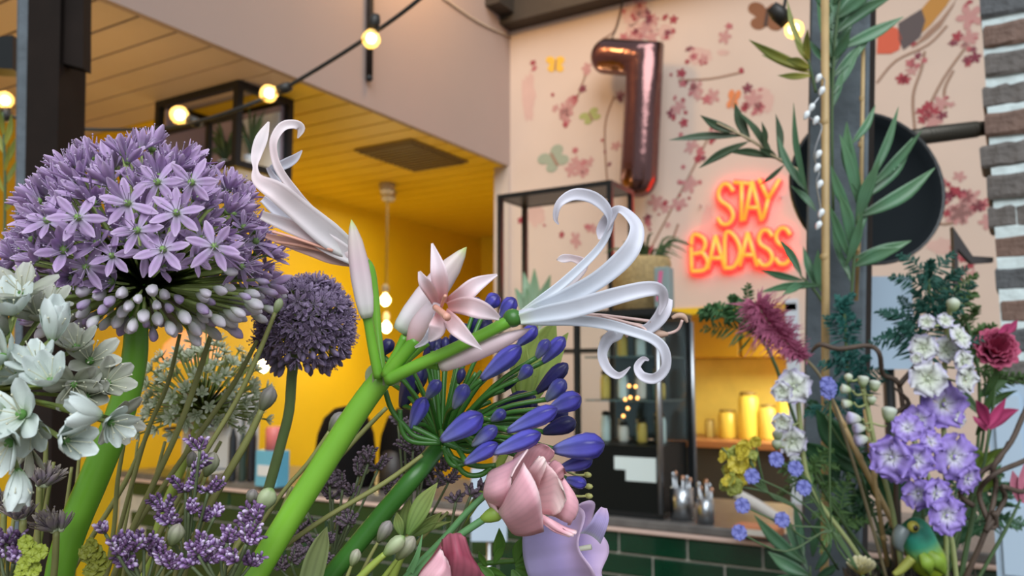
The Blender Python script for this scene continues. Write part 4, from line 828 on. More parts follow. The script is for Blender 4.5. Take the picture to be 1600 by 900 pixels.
feather('pink_plume', 'feathery magenta pink dyed grass plume left of the post', 'plume', [(1184, 478), (1205, 512), (1240, 548), (1272, 575), (1300, 625), (1345, 760), (1395, 905)], 1.0, .42, 1500, mat('magenta_plume', [(0, (.38, .05, .14)), (1, (.62, .20, .34))], .8, trans=.3), .047, stemm=mat('plume_stem', (.16, .13, .07), .6), seed=3)
feather('fern_frond', 'dark green feathery foliage sprig left of the pink plume', 'foliage', [(1105, 484), (1150, 500), (1200, 545), (1260, 700), (1340, 905)], 1.08, .45, 420, mat('dark_fern', (.05, .15, .045), .6, trans=.2), .045, w2=.004, seed=5, stemm=gstem)
feather('fern_frond', 'dark teal feathery foliage hanging against the grey post', 'foliage', [(1318, 470), (1322, 540), (1328, 620), (1345, 740), (1390, 905)], 1.12, .62, 700, mat('teal_fern', (.015, .12, .10), .6, trans=.2), .05, w2=.004, seed=6, stemm=gstem)
feather('fern_frond', 'deep green fern tip rising behind the white phlox buds', 'foliage', [(1448, 418), (1452, 470), (1440, 550), (1440, 650), (1450, 905)], 1.06, .55, 650, mat('deep_fern', (.012, .085, .06), .6, trans=.2), .06, w2=.0045, seed=8, stemm=gstem)
feather('fern_frond', 'olive green fern frond beside the brick pillar', 'foliage', [(1490, 450), (1515, 520), (1530, 600), (1520, 740), (1480, 905)], 1.10, .6, 700, mat('olive_fern', (.055, .12, .025), .6, trans=.2), .055, w2=.0045, seed=9, stemm=gstem)
feather('fern_frond', 'light green feathery foliage beneath the pink sweet pea blooms', 'foliage', [(1225, 700), (1260, 720), (1300, 790), (1350, 860), (1400, 905)], 1.05, .62, 500, mat('light_fern', (.12, .24, .07), .6, trans=.25), .05, w2=.003, seed=12, stemm=gstem)
feather('fern_frond', 'green feathery leaves behind the purple flower stems at the pot', 'foliage', [(1565, 740), (1542, 795), (1500, 842, -.035), (1480, 905)], 1.08, .66, 600, mat('light_fern2', (.06, .15, .07), .6, trans=.25), .05, w2=.005, seed=13, stemm=gstem)
feather('fern_frond', 'dark green frond in the middle of the arrangement behind the leaning stick', 'foliage', [(1285, 640), (1310, 700), (1340, 780), (1390, 905)], 1.12, .8, 700, mat('deep_fern2', (.03, .10, .04), .6, trans=.2), .06, w2=.006, seed=14, stemm=gstem)
sprig('leafy_stem', 'broad dark green leaves in the heart of the right arrangement', 'foliage', [(1425, 905), (1380, 780), (1320, 700), (1290, 650)],
      [(1330, 720, 1275, 640, 40), (1345, 740, 1300, 690, 34), (1340, 700, 1330, 640, 34), (1310, 720, 1250, 690, 30), (1400, 800, 1350, 730, 34), (1420, 830, 1500, 740, 30), (1430, 850, 1530, 770, 30), (1425, 860, 1545, 820, 30), (1395, 790, 1420, 720, 34), (1315, 770, 1270, 740, 24), (1330, 800, 1300, 735, 22)], 1.09, 30, mat('broad_leaf', (.035, .11, .045), .45, noise=(30, .25), veins=(12, .15), trans=.15))
sprig('leafy_stem', 'bright yellow green leaves beside the twisted willow at the pillar', 'foliage', [(1500, 905), (1520, 800), (1535, 730)], [(1530, 735, 1565, 700, 26), (1535, 745, 1515, 695, 26), (1525, 770, 1560, 750, 22), (1540, 730, 1585, 690, 14), (1528, 760, 1505, 735, 16)], 1.02, 22, mat('lime_leaf', (.14, .22, .03), .45, noise=(30, .2), trans=.3))
sprig('leafy_stem', 'green feathered leaves between the phlox and the pink bloom', 'foliage', [(1490, 905), (1530, 720), (1540, 620)], [(1530, 620, 1575, 595, 18), (1535, 640, 1590, 610, 16), (1530, 660, 1555, 600, 16), (1535, 650, 1500, 600, 14), (1525, 680, 1560, 640, 14), (1540, 620, 1560, 570, 14)], 1.06, 16, mat('mid_leaf', (.05, .12, .03), .45, noise=(30, .2), trans=.25))
# yellow sprays and small blue blooms
yst = thing('yellow_spray', W(1300, 900, 1.0), 'spray of small yellow blossoms in front of the tiled bar', 'flower')
g = G(); 
for e in ((1128, 700), (1145, 738), (1165, 702), (1172, 720), (1135, 758), (1160, 745), (1180, 690)):
    g.tube(pxs([(1310, 890, .02), (1250, 800, .0), (1200, 770), e], 1.0), .0014, 5)
g.build('stems', gstem, yst)
ym = [mat('yellow_petal', (.60, .50, .05), .5, trans=.3), mat('lime_petal', (.36, .40, .08), .5, trans=.3)]
yfm = [ruffle_flower(5, wide=1.3).mesh('blossom', m) for m in ym]
for i in range(26):
    x, y_ = random.choice(((1128, 705), (1145, 740), (1165, 700), (1172, 722), (1135, 758), (1162, 742), (1180, 692), (1150, 715))); c = W(x + random.gauss(0, 6), y_ + random.gauss(0, 7), 1.0 + random.uniform(-.02, .02))
    put('blossom', yfm[i % 3 == 0], yst, frame(c, Vector((random.uniform(-1, 1), -1, random.uniform(-.5, 1))).normalized(), random.random() * 6, random.uniform(.006, .011)))
blm = ruffle_flower(5, wide=1.2).mesh('blossom', mat('small_blue_petal', (.20, .22, .58), .5, trans=.3))
bls = thing('blue_spray', W(1330, 900, .98), 'spray of tiny blue violet flowers beside the grey post', 'flower'); g = G(); BP = ((1213, 718), (1243, 732), (1256, 762), (1175, 744), (1155, 832), (1222, 812), (1293, 600), (1294, 612), (1160, 790), (1296, 604))
for e in BP: g.tube(pxs([(1340, 890), (1300, 830), ((e[0] + 1300) / 2, e[1] + 30), e], .95), .0011, 5)
g.build('stems', gstem, bls)
for e in BP: put('blossom', blm, bls, frame(W(e[0], e[1], .945), (-VIEW + UP * .3).normalized(), random.random() * 6, .0085))
# twisted willow
wil = mat('willow_twig', (.075, .05, .035), .7, noise=(40, .3))
for lb, paths in (('curling brown willow twig across the post and teal foliage', [[(1385, 905), (1400, 760), (1413, 690), (1405, 602), (1380, 585), (1374, 552), (1355, 540), (1310, 545), (1282, 538), (1268, 550)], [(1405, 602), (1425, 578), (1440, 555), (1436, 530)], [(1412, 680), (1395, 650), (1420, 630), (1398, 606)]]),
                  ('tangled willow twigs in front of the pale door leaf', [[(1515, 905), (1540, 830), (1556, 760), (1552, 730), (1580, 690), (1598, 650), (1620, 600)], [(1545, 815), (1530, 770), (1555, 740), (1600, 720), (1630, 700)], [(1540, 830), (1570, 780), (1565, 760), (1600, 768), (1640, 740)], [(1553, 800), (1556, 822), (1542, 826)], [(1520, 790), (1500, 770), (1530, 740), (1560, 720), (1575, 690)]])):
    wd0 = dk(lb, .985); rt = root_pot(paths[0][0][0], wd0); t = thing('willow_twig', rt, lb, 'twig')
    for pa in paths: g = G(); WP = pxs([(x, y_, random.uniform(-.012, .012)) for x, y_ in pa], wd0); WP = ([rt] + WP[1:]) if pa is paths[0] else WP; g.tube(WP, [.0036] + [.003] * (len(pa) - 2) + [.0014], 7); g.build('twig', wil, t)
# parrot figure
pd = .99; pmat = mat('parrot_feathers', [(0, (.22, .30, .02)), (.25, (.30, .42, .03)), (.45, (.05, .36, .22)), (.62, (.04, .33, .24)), (.85, (.015, .17, .09)), (1, (.01, .11, .06))], .45, noise=(60, .15))
par = thing('parrot_figure', W(1442, 888, pd), 'green and turquoise parrot figurine perched on the dark pot', 'figurine')
g = G(); g.tube(pxs([(1462, 893), (1452, 878), (1442, 858), (1434, 840), (1428, 827), (1424, 818), (1420, 813)], pd), [m_at(v, pd) for v in (20, 27, 26, 25, 23, 17, 4)], 16); g.build('body', pmat, par)
g = G(); g.tube(pxs([(1412, 826, -.012), (1405, 838, -.014), (1404, 852, -.014), (1411, 862, -.012)], pd), [m_at(v, pd) for v in (11, 11, 8, 2)], 12); g.build('beak', mat('beak_grey', (.14, .17, .17), .35), par)
e = W(1427, 823, pd - .0185); g = G(); g.ball(e, m_at(9, pd), 12, sq=(1, 1, 1)); ey = g.build('eye_ring', mat('eye_yellow', (.45, .40, .06), .4), par); g = G(); g.ball(e - VIEW * .0042, m_at(5, pd), 10); g.build('pupil', mat('eye_dark', (.02, .015, .01), .2), ey)
for (bx_, tx) in (((1450, 862), (1478, 898)), ((1440, 865), (1455, 900))):
    g = G(); g.ribbon(pxs([bx_ + (-.018,), ((bx_[0] + tx[0]) / 2 + 4, (bx_[1] + tx[1]) / 2, -.024), tx + (-.014,)], pd), [m_at(10, pd), m_at(22, pd), m_at(3, pd)], cup=-.3); g.build('wing', mat('parrot_wing', (.20, .32, .03), .5, noise=(60, .2)), par)
g = G(); g.tube(pxs([(1425, 872), (1408, 890), (1396, 898)], pd - .01), [.006, .005, .003], 8); g.build('foot', mat('parrot_foot', (.30, .32, .06), .5), par)
# pink double blooms at the right edge
pk = mat('deep_pink_petal', [(0, (.45, .05, .13)), (1, (.55, .10, .20))], .55, noise=(60, .15), trans=.25)
def double_bloom(name, label, c, axv, R, m, stem, seed, layers=((5, .25, .9), (6, .5, 1.0), (7, .85, .95), (7, 1.15, .85)), sm=None, ruffle=.12, calyx=None):
    """cup of overlapping petals round an axis; layers = (count, opening angle, length)"""
    r = random.Random(seed); t = thing(name, stem[-1], label, 'flower'); g = G(); g.tube(stem, m_at(4, .42) if sm is None else sm[1], 8); g.build('stem', sm[0] if sm else gstem, t)
    u = axv.orthogonal().normalized(); v = axv.cross(u)
    for cnt, op, ln in layers:
        ph_ = r.random() * 6
        for i in range(cnt):
            a = ph_ + 2 * math.pi * i / cnt; n_ = 9; k_ = 9; g = G(); hw_ = math.pi / cnt * 1.75; rows = []; jit = r.uniform(-.1, .12); fz = r.random() * 6
            for iy in range(k_):
                y_ = iy / (k_ - 1); row = []
                wq = math.sin(math.pi * min(1, .1 + y_ * .62)) ** .6; o_ = op + jit
                rad_ = R * (.10 + .52 * math.sin(min(1.55, o_ * .9 + .25)) * math.sin(y_ * 1.75 * .9) ** .9 + .22 * o_ * y_ * y_ * y_); zz_ = R * ln * (1.25 * y_ - .42 * o_ * y_ * y_) * 1.05 - R * .5
                for ix in range(n_):
                    x_ = -1 + 2 * ix / (n_ - 1); an = a + x_ * hw_ * wq * (1 - .25 * y_); rr_ = rad_ * (1 + .06 * x_ * x_) + R * ruffle * y_ * y_ * math.sin(x_ * 7 + fz) * .5
                    zq = zz_ - R * .16 * x_ * x_ * y_ + R * ruffle * .35 * y_ ** 3 * math.sin(x_ * 11 + fz * 2)
                    row.append(g.vert(c + (u * math.cos(an) + v * math.sin(an)) * rr_ + axv * zq, y_, x_))
                rows.append(row)
            for p, q in zip(rows, rows[1:]):
                for j in range(n_ - 1): g.face((p[j], p[j + 1], q[j + 1], q[j]))
            o = g.build('petal', m, t); md = o.modifiers.new('thickness', 'SOLIDIFY'); md.thickness = R * .012
    if calyx:
        g = G(); g.spindle(c - axv * R * .78, c - axv * R * .36, R * .20, [(0, .5), (.3, .9), (.7, 1.1), (1, 1.0)], 10); g.build('calyx', calyx, t)
    return t
double_bloom('pink_bloom', 'deep pink double bloom in front of the brick pillar', W(1556, 545, 1.04), (-VIEW + UP * .5 + RIGHT * -.2).normalized(), .030, pk, pxs([(1556, 560), (1550, 650), (1530, 760)], 1.05) + [root_pot(1490, 1.05)], 3, sm=(gstem, .002))
sprig('magenta_bracts', 'magenta leaf like bracts above the pale door leaf', 'foliage', [(1480, 905), (1530, 750), (1545, 670)], [(1540, 672, 1592, 640, 22), (1545, 665, 1525, 625, 18), (1542, 668, 1572, 622, 20), (1540, 672, 1520, 650, 16), (1575, 520, 1590, 500, 14), (1560, 520, 1585, 505, 12)], 1.03, 18, mat('magenta_leaf', (.42, .04, .14), .5, noise=(30, .2), trans=.25))
sprig('pink_bracts', 'soft pink petals at the right edge before the door leaf', 'foliage', [(1500, 905), (1570, 830), (1595, 780)], [(1595, 780, 1600, 725, 24), (1592, 785, 1582, 735, 20), (1597, 785, 1622, 740, 24)], 1.0, 20, mat('soft_pink_leaf', (.55, .17, .25), .5, noise=(30, .2), trans=.25))
yw = thing('cream_bloom', W(1345, 930, .98), 'cream yellow round bloom at the rim of the dark pot', 'flower'); g = G()
for i in range(40):
    a = i * 2.4; r = .003 * math.sqrt(i); c = W(1346, 898, .975); dv = (UP + RIGHT * math.cos(a) * r * 60 - VIEW * math.sin(a) * r * 60).normalized(); g.ribbon([c, c + dv * .014, c + dv * .022], [.002, .006, .003], cup=.2, n=3, k=2)
g.build('petals', mat('cream_petal', [(0, (.5, .42, .05)), (1, (.66, .62, .42))], .5, trans=.2), yw, kind='stuff')
g = G(); g.tube([W(1346, 900, .975), root_pot(1360, .98)], .002, 6); g.build('stem', gstem, yw)
# ================================================================== the bouquet in front
FD = .42
ROOT = VASE + Vector((0, 0, .02))
SLOTS = [Vector((math.cos(k * 2.39996), math.sin(k * 2.39996), 0)) * (.097 * math.sqrt((k + .5) / 84)) for k in range(84)]   # sunflower pattern over the mouth
VC0 = Vector((VASE.x, VASE.y, 0))
def vroot(i): return ROOT.copy()
STEMS = []                                                     # (point, radius) samples of every stem already standing in the vase
def dense(P):
    Q = smooth_path(P, 4); out = []
    for a, b in zip(Q, Q[1:]):
        n = max(1, int((b - a).length / .004)); out += [a.lerp(b, k / n) for k in range(n)]
    return out + [Q[-1]]
def into_vase(P, r=.0018):
    """carry a stem on below the picture's edge, through a free slot in the vase mouth, to the bottom, clear of the stems already there"""
    last = P[-1]; step = (P[-1] - P[-2]) if len(P) > 1 else Vector((0, 0, -.01)); want = (Vector((last.x, last.y, 0)) - VC0) * .40
    kd = kdtree.KDTree(max(1, len(STEMS)))
    for n, (p, _) in enumerate(STEMS): kd.insert(p, n)
    kd.balance(); best = None
    for sv in sorted(SLOTS, key=lambda q: (q - want).length)[:44]:
        mth = VC0 + sv; mth.z = VASE.z + vh - .005; e = VC0 + sv * .85; e.z = VASE.z + .016
        q1 = last + step.normalized() * min(step.length, .02); T = P + [q1, q1.lerp(mth, .16), q1.lerp(mth, .4), q1.lerp(mth, .7), mth, e]
        D = dense(T); D = [p for p in D if p.z < last.z + .03]; clear = .006
        for p in D:
            for co, n, dist in kd.find_range(p, .022): clear = min(clear, dist - r - STEMS[n][1])
            if clear < -.01: break
        sc_ = clear - .02 * (sv - want).length
        if best is None or sc_ > best[0]: best = (sc_, sv, T)
        if clear >= .006: break
    SLOTS.remove(best[1]); STEMS.extend((p, r) for p in dense(best[2])); return best[2]
olive = mat('olive_stem', [(0, (.24, .25, .08)), (1, (.20, .17, .08))], .5, noise=(40, .2))
green_s = mat('fresh_green_stem', [(0, (.13, .34, .03)), (.35, (.17, .42, .035)), (1, (.10, .30, .02))], .35, noise=(30, .12))
dgreen = mat('deep_green_stem', [(0, (.035, .14, .02)), (1, (.045, .15, .02))], .35, noise=(30, .15))
# ---- purple allium heads
pv = [(0, (.42, .52, .32)), (.16, (.60, .50, .70)), (.45, (.58, .40, .69)), (.8, (.66, .48, .76)), (1, (.74, .60, .80))]
al_p = mat('allium_petal', pv, .55, noise=(90, .15), veins=(3.1, .22), trans=.3)
al_c = mat('allium_heart', (.20, .34, .09), .5); al_s = mat('allium_stamen', (.52, .42, .60), .5, trans=.2)
al_b = mat('allium_bud', [(0, (.30, .32, .26)), (.35, (.50, .45, .55)), (.75, (.52, .42, .62)), (1, (.40, .26, .52))], .5, veins=(6.28, .15), trans=.2)
al_w = mat('allium_pale_bud', [(0, (.40, .50, .30)), (.5, (.74, .74, .74)), (1, (.72, .64, .76))], .5, veins=(6.28, .12), trans=.2)
ped = mat('pedicel_green', [(0, (.30, .44, .05)), (1, (.34, .42, .14))], .5, trans=.2)
def star_floret(L, wd, op, seed, pm, cm, sm, np=6, stamens=True, curl=.1, blunt=.2, jit=.22):
    r = random.Random(seed); g = G()
    for i in range(np):
        a = 2 * math.pi * i / np + r.uniform(-.15, .15); o = op + r.uniform(-jit, jit); u = Vector((math.cos(a), math.sin(a), 0)); l = L * r.uniform(.85, 1.08)
        def at(t): return u * (l * t * math.sin(o) + .0006) + Vector((0, 0, l * t * math.cos(o) - curl * l * t * t))
        nrm = (Vector((0, 0, 1)) * math.sin(o) - u * math.cos(o)).normalized()
        g.ribbon([at(0), at(.35), at(.7), at(1)], [wd * .4, wd * .9, wd, wd * blunt], nrm, cup=.4, n=4, k=2, mi=0, thick=.0002)
    g.ball((0, 0, .0010), .0016 * L / .012, 8, mi=1)
    if stamens:
        for i in range(6):
            a = 2 * math.pi * (i + .5) / 6; e = Vector((math.cos(a) * L * .38, math.sin(a) * L * .38, L * r.uniform(.6, .85)))
            g.tube([Vector((0, 0, .0005)), e], [.00028, .0002], 4, mi=2, k=1, cap=False); g.ball(e, .0005, 4, mi=2)
    return g.mesh('floret', [pm, cm, sm])
ped_me = G().tube([Vector((0, 0, 0)), Vector((0, 0, .5)), Vector((0, 0, 1))], [.0007, .0006, .0008], 5, k=1).mesh('pedicel', ped)
def stick(parent, a, b, me=None, wd=1.0, name='pedicel'):
    d = b - a; M = Matrix.Translation(a) @ d.to_track_quat('Z', 'Y').to_matrix().to_4x4() @ Matrix.Diagonal((wd, wd, d.length, 1)); return put(name, me or ped_me, parent, M)
FL = [star_floret(.0138, .0046, op, i, al_p, al_c, al_s, jit=.4) for i, op in enumerate((1.25, 1.0, .8, 1.4))]
FU = [star_floret(.0152, .0043, op, i + 9, al_p, al_c, al_s, jit=.35) for i, op in enumerate((.55, .72, .42))]
def bud_mesh(m, L, r, lobes=3, amp=.10):
    return G().spindle(Vector((0, 0, 0)), Vector((0, 0, L)), r, n=9, lobes=lobes, amp=amp).mesh('bud', m)
BU = [bud_mesh(al_b, .0120, .0025), bud_mesh(al_w, .0115, .0026), bud_mesh(al_b, .0100, .0022)]
def fib(n):
    for i in range(n):
        z = 1 - 2 * (i + .5) / n; r = math.sqrt(max(0, 1 - z * z)); a = i * 2.39996; yield Vector((r * math.cos(a), r * math.sin(a), z))
rnd = random.Random(21); AD = .445; AO = W(226, 447, AD)
big = thing('purple_allium', vroot(0), 'very large lilac purple allium head on a thick green stem', 'flower')
sp_ = pxs([(214, 503), (210, 560), (190, 640), (150, 740), (112, 830), (92, 905), (85, 1000)], AD - .012); P = into_vase([AO] + sp_, .0076)
g = G(); g.tube(P, [m_at(15, AD), m_at(17, AD), m_at(19, AD), m_at(21, AD), m_at(22, AD), m_at(22, AD), m_at(21, AD), m_at(20, AD)] + [m_at(18, AD)] * (len(P) - 8), 14); g.build('stem', green_s, big)
sx, syu, syd = m_at(194, AD), m_at(215, AD), m_at(66, AD)
for i, dv in enumerate(fib(430)):
    x, y_, z = dv.dot(RIGHT), dv.dot(UP), -dv.dot(VIEW)          # z towards the camera
    rr_ = rnd.uniform(.88, 1.06) if y_ > .1 else rnd.uniform(.74, 1.06)
    pos = AO + RIGHT * x * sx * rr_ + UP * (y_ * (syu if y_ > 0 else syd * 1.25)) * rr_ - VIEW * z * sx * .95 * rr_
    pxx = 800 + (pos - CAM).dot(RIGHT) / (pos - CAM).dot(VIEW) * F; pyy = 450 - (pos - CAM).dot(UP) / (pos - CAM).dot(VIEW) * F
    if z > .1 and ((pxx - 250) / 88) ** 2 + ((pyy - 424) / 34) ** 2 < 1 and rnd.random() < .6: continue
    if y_ < -.86: continue
    nrm = (pos - (AO - UP * .0)).normalized()
    st_ = pos - nrm * .004
    stick(big, AO + nrm * .004, st_)
    if y_ < -.02 + rnd.uniform(-.14, .14) + (.08 if x > .2 and z > 0 else 0):
        put('bud', BU[rnd.choice((0, 1, 1, 1, 2))], big, frame(st_, (nrm + Vector((0, 0, -.25))).normalized(), rnd.random() * 6, rnd.uniform(.8, 1.15)))
    else:
        me = FU[rnd.randrange(3)] if y_ > .45 or rnd.random() < .35 else FL[rnd.randrange(4)]
        put('floret', me, big, frame(st_, (nrm + Vector((rnd.uniform(-.55, .55), rnd.uniform(-.55, .55), rnd.uniform(-.35, .45)))).normalized(), rnd.random() * 6, rnd.uniform(.8, 1.12)))
for (x, y_, dz_) in ((215, 360, -.068), (276, 333, -.066), (122, 340, -.066), (335, 385, -.062), (300, 285, -.06), (75, 345, -.06), (200, 318, -.068), (247, 285, -.062), (255, 390, -.069)):
    c = W(x, y_, AD + dz_); put('floret', FL[rnd.choice((0, 3))], big, frame(c, (-VIEW + RIGHT * rnd.uniform(-.3, .3) + UP * rnd.uniform(-.1, .4)).normalized(), rnd.random() * 6, .92)); stick(big, AO, c + VIEW * .001)
g = G()
for i in range(9): a = i * .7; e = W(228 + 34 * math.cos(a), 482 + 8 * math.sin(a), AD - .010); g.ribbon([W(218, 500, AD - .014), e, W(235 + 52 * math.cos(a), 500 + 14 * math.sin(a), AD - .012)], [.006, .010, .002], cup=.4, n=4)
g.build('papery_bract', mat('papery_bract', (.42, .36, .28), .7, noise=(80, .2), trans=.3), big)
# ---- the smaller, denser allium
sa_p = mat('small_allium_petal', [(0, (.26, .22, .26)), (.5, (.33, .24, .40)), (1, (.46, .36, .54))], .55, noise=(90, .2), veins=(3.1, .25), trans=.2)
SF = [star_floret(.0070, .0024, op, i + 30, sa_p, mat('small_heart', (.10, .09, .10), .5), sa_p, stamens=True, blunt=.25) for i, op in enumerate((.9, .65, 1.15))]
SB = bud_mesh(mat('small_allium_bud', [(0, (.14, .13, .13)), (1, (.22, .16, .30))], .5, veins=(6.28, .2)), .008, .0017)
SD_ = .53; SO = W(476, 508, SD_); sm_ = thing('purple_allium', vroot(1), 'smaller dusky purple ball shaped allium beside the big lilac one', 'flower')
P = into_vase([SO] + pxs([(458, 572), (452, 640), (440, 690), (420, 762), (395, 840), (360, 920)], SD_), .0035); g = G(); g.tube(P, [m_at(8, SD_)] * len(P), 10); g.build('stem', mat('grey_green_stem', (.13, .19, .06), .5, noise=(40, .15)), sm_)
for i, dv in enumerate(fib(300)):
    r_ = m_at(74, SD_) * rnd.uniform(.90, 1.08); pos = SO + dv * r_
    if dv.z < -.9: continue
    stick(sm_, SO, pos - dv * .003, wd=.6)
    if dv.z < -.45 and rnd.random() < .7: put('bud', SB, sm_, frame(pos - dv * .003, dv, rnd.random() * 6, 1.1))
    else: put('floret', SF[rnd.randrange(3)], sm_, frame(pos - dv * .003, (dv + Vector((rnd.uniform(-.3, .3), rnd.uniform(-.3, .3), rnd.uniform(-.3, .3)))).normalized(), rnd.random() * 6, rnd.uniform(.9, 1.15)))
# ---- pale greenish seed head
gw = mat('green_white_petal', [(0, (.40, .48, .26)), (1, (.82, .84, .70))], .6, trans=.25); gh = mat('seed_green', (.48, .55, .36), .5)
PF = [star_floret(.0062, .0026, op, i + 50, gw, gh, gw) for i, op in enumerate((1.1, .8))]
PD = .60; PO = W(318, 640, PD); ps = thing('pale_allium', vroot(2), 'pale greenish white spent allium umbel with fanned stalks behind thin stems', 'flower')
P = into_vase([PO] + pxs([(305, 680), (280, 740), (255, 800), (235, 870), (215, 930)], PD), .0035); g = G(); g.tube(P, [m_at(11, PD), m_at(7, PD)] + [m_at(7, PD)] * (len(P) - 2), 10); g.build('stem', mat('lime_stem', (.28, .36, .06), .5), ps)
for i, dv in enumerate(fib(190)):
    x, y_, z = dv.dot(RIGHT), dv.dot(UP), -dv.dot(VIEW)
    if y_ < -.35: continue
    k = rnd.uniform(.75, 1.05); pos = PO + (RIGHT * x * m_at(98, PD) + UP * (y_ * m_at(112, PD) + m_at(6, PD)) - VIEW * z * m_at(90, PD)) * k; stick(ps, PO, pos, wd=.85)
    put('floret', PF[i % 2], ps, frame(pos, (pos - PO).normalized(), rnd.random() * 6, rnd.uniform(.8, 1.2)))
# ---- white allium at the left edge
wp = mat('white_petal', [(0, (.50, .62, .40)), (.25, (.76, .84, .78)), (1, (.84, .91, .90))], .5, noise=(60, .06), veins=(3.1, .10), trans=.3)
wg = mat('white_petal_grey', [(0, (.42, .46, .32)), (1, (.58, .58, .53))], .5, noise=(60, .1), veins=(3.1, .12), trans=.3)
wh = mat('white_heart', (.10, .25, .05), .5); wst = mat('white_stamen', (.6, .6, .45), .5)
WF = [star_floret(.0150, .0082, op, i + 70, wp, wh, wst, blunt=.35, curl=-.05) for i, op in enumerate((.75, 1.0, .5))]; WG = [star_floret(.0150, .0070, op, i + 80, wg, wh, wst, blunt=.35) for i, op in enumerate((1.0, .7))]
WB = star_floret(.0160, .0095, .26, 77, wp, wh, wst, blunt=.3, curl=-.1, jit=.06); WD = .345; WO = W(-15, 610, WD + .02)
wa = thing('white_allium', vroot(3), 'white star flowered allium umbel under the big lilac head', 'flower')
P = into_vase([WO] + pxs([(-14, 700), (-12, 800), (-8, 905)], WD + .012)); g = G(); g.tube(P, [m_at(9, WD)] * len(P), 10); g.build('stem', olive, wa)
for (x, y_, dd, k, ax_, s_) in ((82, 530, -.005, 'b', (.2, .9), 1.15), (80, 598, -.02, 'f2', (.1, .5), 1.05), (60, 575, -.012, 'f0', (.0, .9), 1.0), (158, 648, -.02, 'f2', (-.9, .15), 1.1), (172, 660, -.005, 'f0', (.9, -.3), .9), (100, 688, -.02, 'f2', (.9, .1), 1.05), (36, 648, -.02, 'f1', (-.1, .2), 1.25), (50, 660, -.01, 'f0', (.2, -.3), 1.0), (28, 735, -.02, 'b', (.1, -.6), 1.0), (8, 560, -.01, 'f1', (-.4, .3), 1.2), (20, 490, -.005, 'f0', (.1, .9), 1.2), (35, 460, 0, 'g0', (.2, .8), 1.2), (5, 640, -.02, 'f2', (-.6, .1), 1.1), (18, 690, -.02, 'f1', (-.2, -.2), 1.15),
                              (140, 565, .02, 'g0', (.4, .4), 1.1), (120, 545, .015, 'g1', (.1, .7), 1.0), (165, 600, .02, 'g1', (.7, .3), 1.15), (115, 600, .01, 'g0', (.3, -.2), 1.0), (135, 620, .015, 'g1', (.4, .2), 1.0), (60, 500, .01, 'g1', (.2, .8), 1.0), (180, 655, .02, 'g0', (.8, -.3), 1.0), (30, 590, .0, 'f0', (-.2, .4), 1.1), (10, 520, .0, 'g1', (-.3, .5), 1.2), (45, 700, .01, 'g0', (-.2, -.4), 1.0), (75, 480, .02, 'g0', (.3, .7), 1.0)):
    c = W(x, y_, WD + dd); axv = (-VIEW * (.55 if k[0] != 'b' else .15) + RIGHT * ax_[0] + UP * ax_[1]).normalized(); me = WB if k == 'b' else (WF if k[0] == 'f' else WG)[int(k[1])]
    put('bud' if k == 'b' else 'floret', me, wa, frame(c, axv, rnd.random() * 6, s_ * .875)); stick(wa, WO, c, wd=1.3)
# ---- thin stems with buds
budm = mat('striped_bud', [(0, (.20, .26, .08)), (.5, (.36, .40, .24)), (1, (.46, .42, .34))], .5, veins=(18.8, .25), trans=.15)
budg = mat('grey_bud', [(0, (.16, .20, .08)), (1, (.34, .30, .30))], .5, veins=(18.8, .25), trans=.15)
budf = mat('fresh_bud', [(0, (.22, .36, .06)), (.5, (.45, .52, .30)), (.9, (.50, .58, .34)), (1, (.20, .38, .08))], .5, veins=(12.6, .15), trans=.2)
def bud_stem(label, pts, d, wpx, bud=None, bm=budm, sm=olive, name='budded_stem', cat='stem'):
    d = dk(label, d)
    P = pxs(pts, d); Q = into_vase(P, m_at(wpx / 2, d)); t = thing(name, Q[-1], label, cat); g = G(); r = m_at(wpx / 2, d); g.tube(Q, [r * .8] + [r] * (len(Q) - 1), 8); g.build('stem', sm, t)
    if bud:
        L, R = bud; ax_ = (P[0] - P[1]).normalized(); g = G(); g.spindle(P[0] - ax_ * .0008, P[0] + ax_ * m_at(L, d), m_at(R, d), n=12, lobes=3, amp=.06); g.build('bud', bm, t)
    return t
bud_stem('thin olive stem passing in front of the pale seed head', [(281, 522), (262, 600), (232, 670), (205, 760), (178, 860), (160, 920)], .50, 7)
bud_stem('darker olive stem rising to the underside of the lilac head', [(333, 512), (305, 600), (277, 675), (240, 755), (205, 830), (175, 905)], .48, 9)
bud_stem('long brownish stem slanting across the pale seed head', [(402, 532), (365, 600), (310, 680), (250, 767), (200, 840), (150, 910)], .52, 8)
bud_stem('long thin stem ending in a small green tip by the small allium', [(430, 488), (405, 550), (370, 625), (322, 705), (275, 785), (230, 870), (205, 915)], .47, 8, (24, 7), budf)
bud_stem('thick olive stem with pointed green grey bud below the small allium', [(409, 640), (385, 690), (350, 750), (320, 805), (295, 870), (280, 920)], .46, 12, (40, 13), budg)
bud_stem('slim stem with grey bud leaning beside the bright green stem', [(516, 672), (480, 725), (445, 765), (400, 830), (345, 905)], .45, 7, (34, 11), budg)
bud_stem('slim bare stem rising behind the agapanthus cup', [(604, 637), (560, 682), (494, 757), (455, 820), (415, 880), (390, 915)], .47, 8)
bud_stem('pale straight stem crossing between the two green stems', [(660, 711), (600, 755), (512, 807), (450, 850), (422, 875), (385, 905)], .42, 8)
bud_stem('small green bud on a thin stalk near dark statice', [(566, 742), (550, 775), (525, 820), (500, 870), (480, 915)], .455, 5, (22, 8), budf)
bud_stem('grey striped round bud beside the deep green stem', [(592, 845), (578, 870), (560, 905)], .405, 6, (36, 11), budg)
bud_stem('pale pointed bud tipped green near the picture bottom stems', [(601, 866), (580, 885), (555, 910)], .39, 12, (42, 12), budf, mat('lime_stem', 0))
